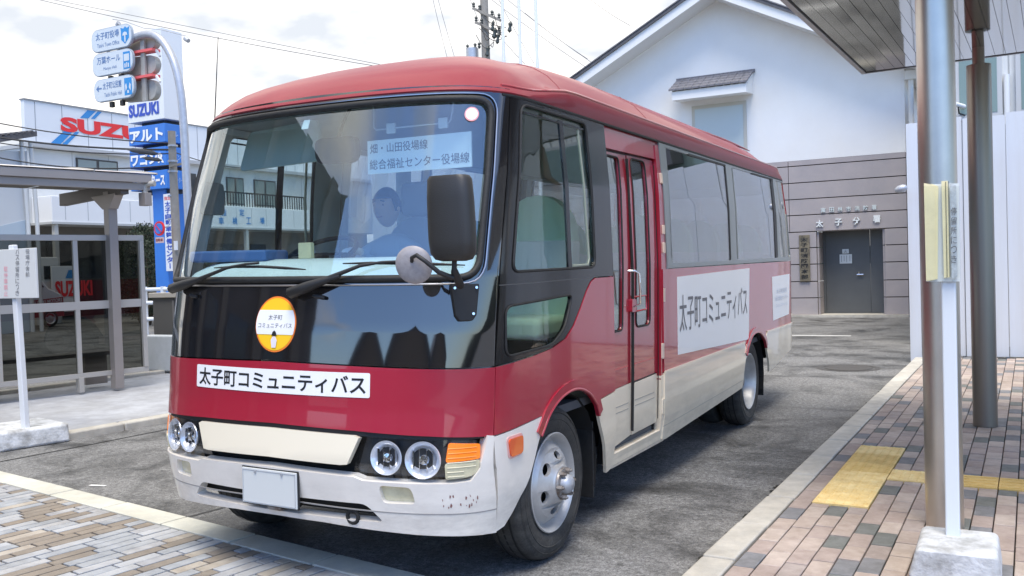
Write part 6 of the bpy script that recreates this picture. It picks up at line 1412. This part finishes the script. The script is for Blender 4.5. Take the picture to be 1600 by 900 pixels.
def column(px, py, label, mat, r):
    P = onz(px, py, ZP); t = thing('canopy_column', (P.x, P.y+r, ZP), label, 'column', 'steel canopy columns'); c = V(P.x, P.y+r, 0)
    MB().cyl(c+V(0, 0, ZP), c+V(0, 0, 2.92), r, n=48).build('tube', mat, t, smooth=60); MB().cyl(c+V(0, 0, 2.92), c+V(0, 0, ZCN+.02), r*.5, n=24).build('pin', STND, t, smooth=60)
    MB().lathe([(r-.006, 2.922), (r*.5, 2.922)], V(c.x, c.y, 0), V(0, 0, 1), 32).build('cap_plate', STND, t); return t
column(1475, 828, 'thick brushed steel column behind the paper holder on a white post', STN, .088)
column(1539.5, 668, 'darker slimmer looking steel column farther along the brick pavement', STND, .088)

# ------------------------------------------------------------------ timetable holder in front of the column
P = onz(1489, 836, .235)
nh_ = thing('timetable_stand', (P.x, P.y, ZP), 'white post with faded yellow timetable papers in a clear sleeve on a concrete block', 'sign stand')
mb = MB(); bx0, bx1 = onz(1408, 885, ZP).x, onz(1572, 895, ZP).x
bx0, bx1 = P.x-.165, P.x+.19
mb.prism([(bx0, ZP), (bx1, ZP), (bx1-.015, ZP+.135), (bx0+.035, ZP+.135)], lambda a, b, t: V(a, P.y+t, b), -.26, .12); mb.build('concrete_block', WCONC, nh_, bevel=.022, seg=3)
tp = ony(1480, 430, P.y)
MB().bar((P.x, P.y, ZP+.12), (tp.x+.005, P.y, 1.42), .058, .04, up=(0, 1, 0)).build('post', M('post_pale_blue_white', (.70, .74, .77), .5), nh_, bevel=.008)
yp = P.y-.045
def sheet(name, pts, mat, d=.003, yy=0): return MB().prism([tuple((lambda q: (q.x, q.z))(ony(a, b, yp))) for a, b in pts], lambda a, b, t: V(a, yp+yy+t, b), 0, d).build(name, mat, nh_)
sheet('backing_sheet', [(1445, 288), (1498, 286), (1500, 440), (1447, 440)], PAPW, .004, .012)
sheet('yellowed_sheet', [(1443.5, 286), (1455, 288), (1461, 291), (1461, 437), (1447, 439)], PAPER, .003, 0)
sheet('yellowed_sheet', [(1455, 287), (1466, 291), (1465, 436), (1458, 437)], PAPER, .003, .004)
sheet('folded_sheet', [(1471, 283), (1481, 282.5), (1484, 433), (1475, 434)], PAPER, .004, -.004)
MB().bar(ony(1477.5, 284, yp-.006), ony(1480, 433, yp-.006), .0022, .002).bar(ony(1482, 283, yp-.006), ony(1484.5, 433, yp-.006), .002, .002).build('sheet_edge', M('paper_edge_dark', (.10, .10, .08), .8), nh_)
g2 = sheet('printed_sheet', [(1484, 285), (1494, 290), (1496, 432), (1487, 437)], M('grey_printed_paper', (.55, .58, .58), .7, var=.18, vs=60), .003, -.002)
for i, ch in enumerate('停留所につき'):
    Q = ony(1490.5, 330+i*15, yp-.005); text(ch, flat((Q.x-.011, yp-.006, Q.z-.016), (Q.x+.011, yp-.006, Q.z-.016), (Q.x-.011, yp-.006, Q.z+.016)), INKG, g2)
MB().prism([tuple((lambda q: (q.x, q.z))(ony(a, b, yp))) for a, b in [(1442, 291), (1500, 291), (1501.5, 441), (1446, 443)]], lambda a, b, t: V(a, yp-.012+t, b), 0, .001).build('clear_sleeve', GL('clear_sleeve_film', (.96, .97, .97), .02), nh_)

# ------------------------------------------------------------------ what stands behind the camera and is mirrored in the bus
th_ = thing('town_hall', (-10, -7.5, 0), 'brown grey town hall block behind the camera, mirrored in the black front panel', 'building')
cA, cB = V(-6.3, -9.2, 0), V(-10.8, 1.0-1.5, 0); dd = (cB-cA).normalized(); pp = V(dd.y, -dd.x, 0)*-1
BRW = M('town_hall_tile', (.085, .070, .060), .6, var=.2, vs=1)
def wallp(a, z, o): return cA+dd*a+V(0, 0, z)-V(-dd.y, dd.x, 0)*o*-1
LL = (cB-cA).length
MB().prism([(0, 0), (LL, 0), (LL, 8.5), (0, 8.5)], lambda a, z, t: wallp(a, z, t), 0, 6).build('wall', BRW, th_)
for k in range(5): MB().prism([(.8+k*1.9, 0), (1.2+k*1.9, 0), (1.2+k*1.9, 8.4), (.8+k*1.9, 8.4)], lambda a, z, t: wallp(a, z, t), -.3, -.01).build('pilaster', M('pilaster_tan', (.16, .135, .11), .7), th_)
for k in range(4):
    for z in (1.2, 4.6): w2_ = MB().prism([(1.5+k*1.9, z), (2.5+k*1.9, z), (2.5+k*1.9, z+1.8), (1.5+k*1.9, z+1.8)], lambda a, zz_, t: wallp(a, zz_, t), -.05, -.005).build('window', WDARK, th_)
def gable_house(cx, cy, w_, h, rh, dep, label):
    t = thing('house', (cx, cy, 0), label, 'house'); 
    MB().prism([(-w_/2, 0), (w_/2, 0), (w_/2, h), (0, h+rh), (-w_/2, h)], lambda a, b, q: V(cx+a, cy-q, b), 0, dep).build('wall', M('house_wall_tan', (.17, .15, .13), .8), t)
    for s_ in (-1, 1): MB().prism([(0, h+rh), (s_*(w_/2+.4), h-.15*rh), (s_*(w_/2+.4), h-.15*rh+.15), (0, h+rh+.15)], lambda a, b, q: V(cx+a, cy-q, b), -.5, dep+.5).build('roof', SLATE, t)
    for x in (-w_/4, w_/4): MB().box(cx+x-.6, cx+x+.6, cy, cy+.05, 1.0, 2.3).build('window', WDARK, t)
gable_house(-6.3, -22, 6.5, 2.7, 1.5, 7, 'smaller brown gabled house behind the camera, mirrored in the bus front')
gable_house(2.6, -21, 10.5, 3.1, 2.3, 8, 'larger brown gabled house behind the camera, mirrored in the bus front')
BX_ = gable_house(13.5, -24, 8.5, 3.0, 1.5, 8, 'low gabled house behind the camera to the right, mirrored in the bus corner')
hl = MB()
for k in range(72):
    a0, a1 = k*math.pi/36, (k+1)*math.pi/36; r_ = 150; h0 = 5+3*math.sin(a0*3+1)+2*math.sin(a0*7); h1 = 5+3*math.sin(a1*3+1)+2*math.sin(a1*7)
    hl.add([(r_*math.cos(a0), 30+r_*math.sin(a0), -1), (r_*math.cos(a1), 30+r_*math.sin(a1), -1), (r_*.97*math.cos(a1), 30+r_*.97*math.sin(a1), h1), (r_*.97*math.cos(a0), 30+r_*.97*math.sin(a0), h0), (r_*1.1*math.cos(a1), 30+r_*1.1*math.sin(a1), h1*.8), (r_*1.1*math.cos(a0), 30+r_*1.1*math.sin(a0), h0*.8)], [(0, 1, 2, 3), (3, 2, 4, 5)])
tag(hl.build('hills', M('far_hills', (.07, .09, .06), .9, var=.3, vs=.05)), kind='structure')
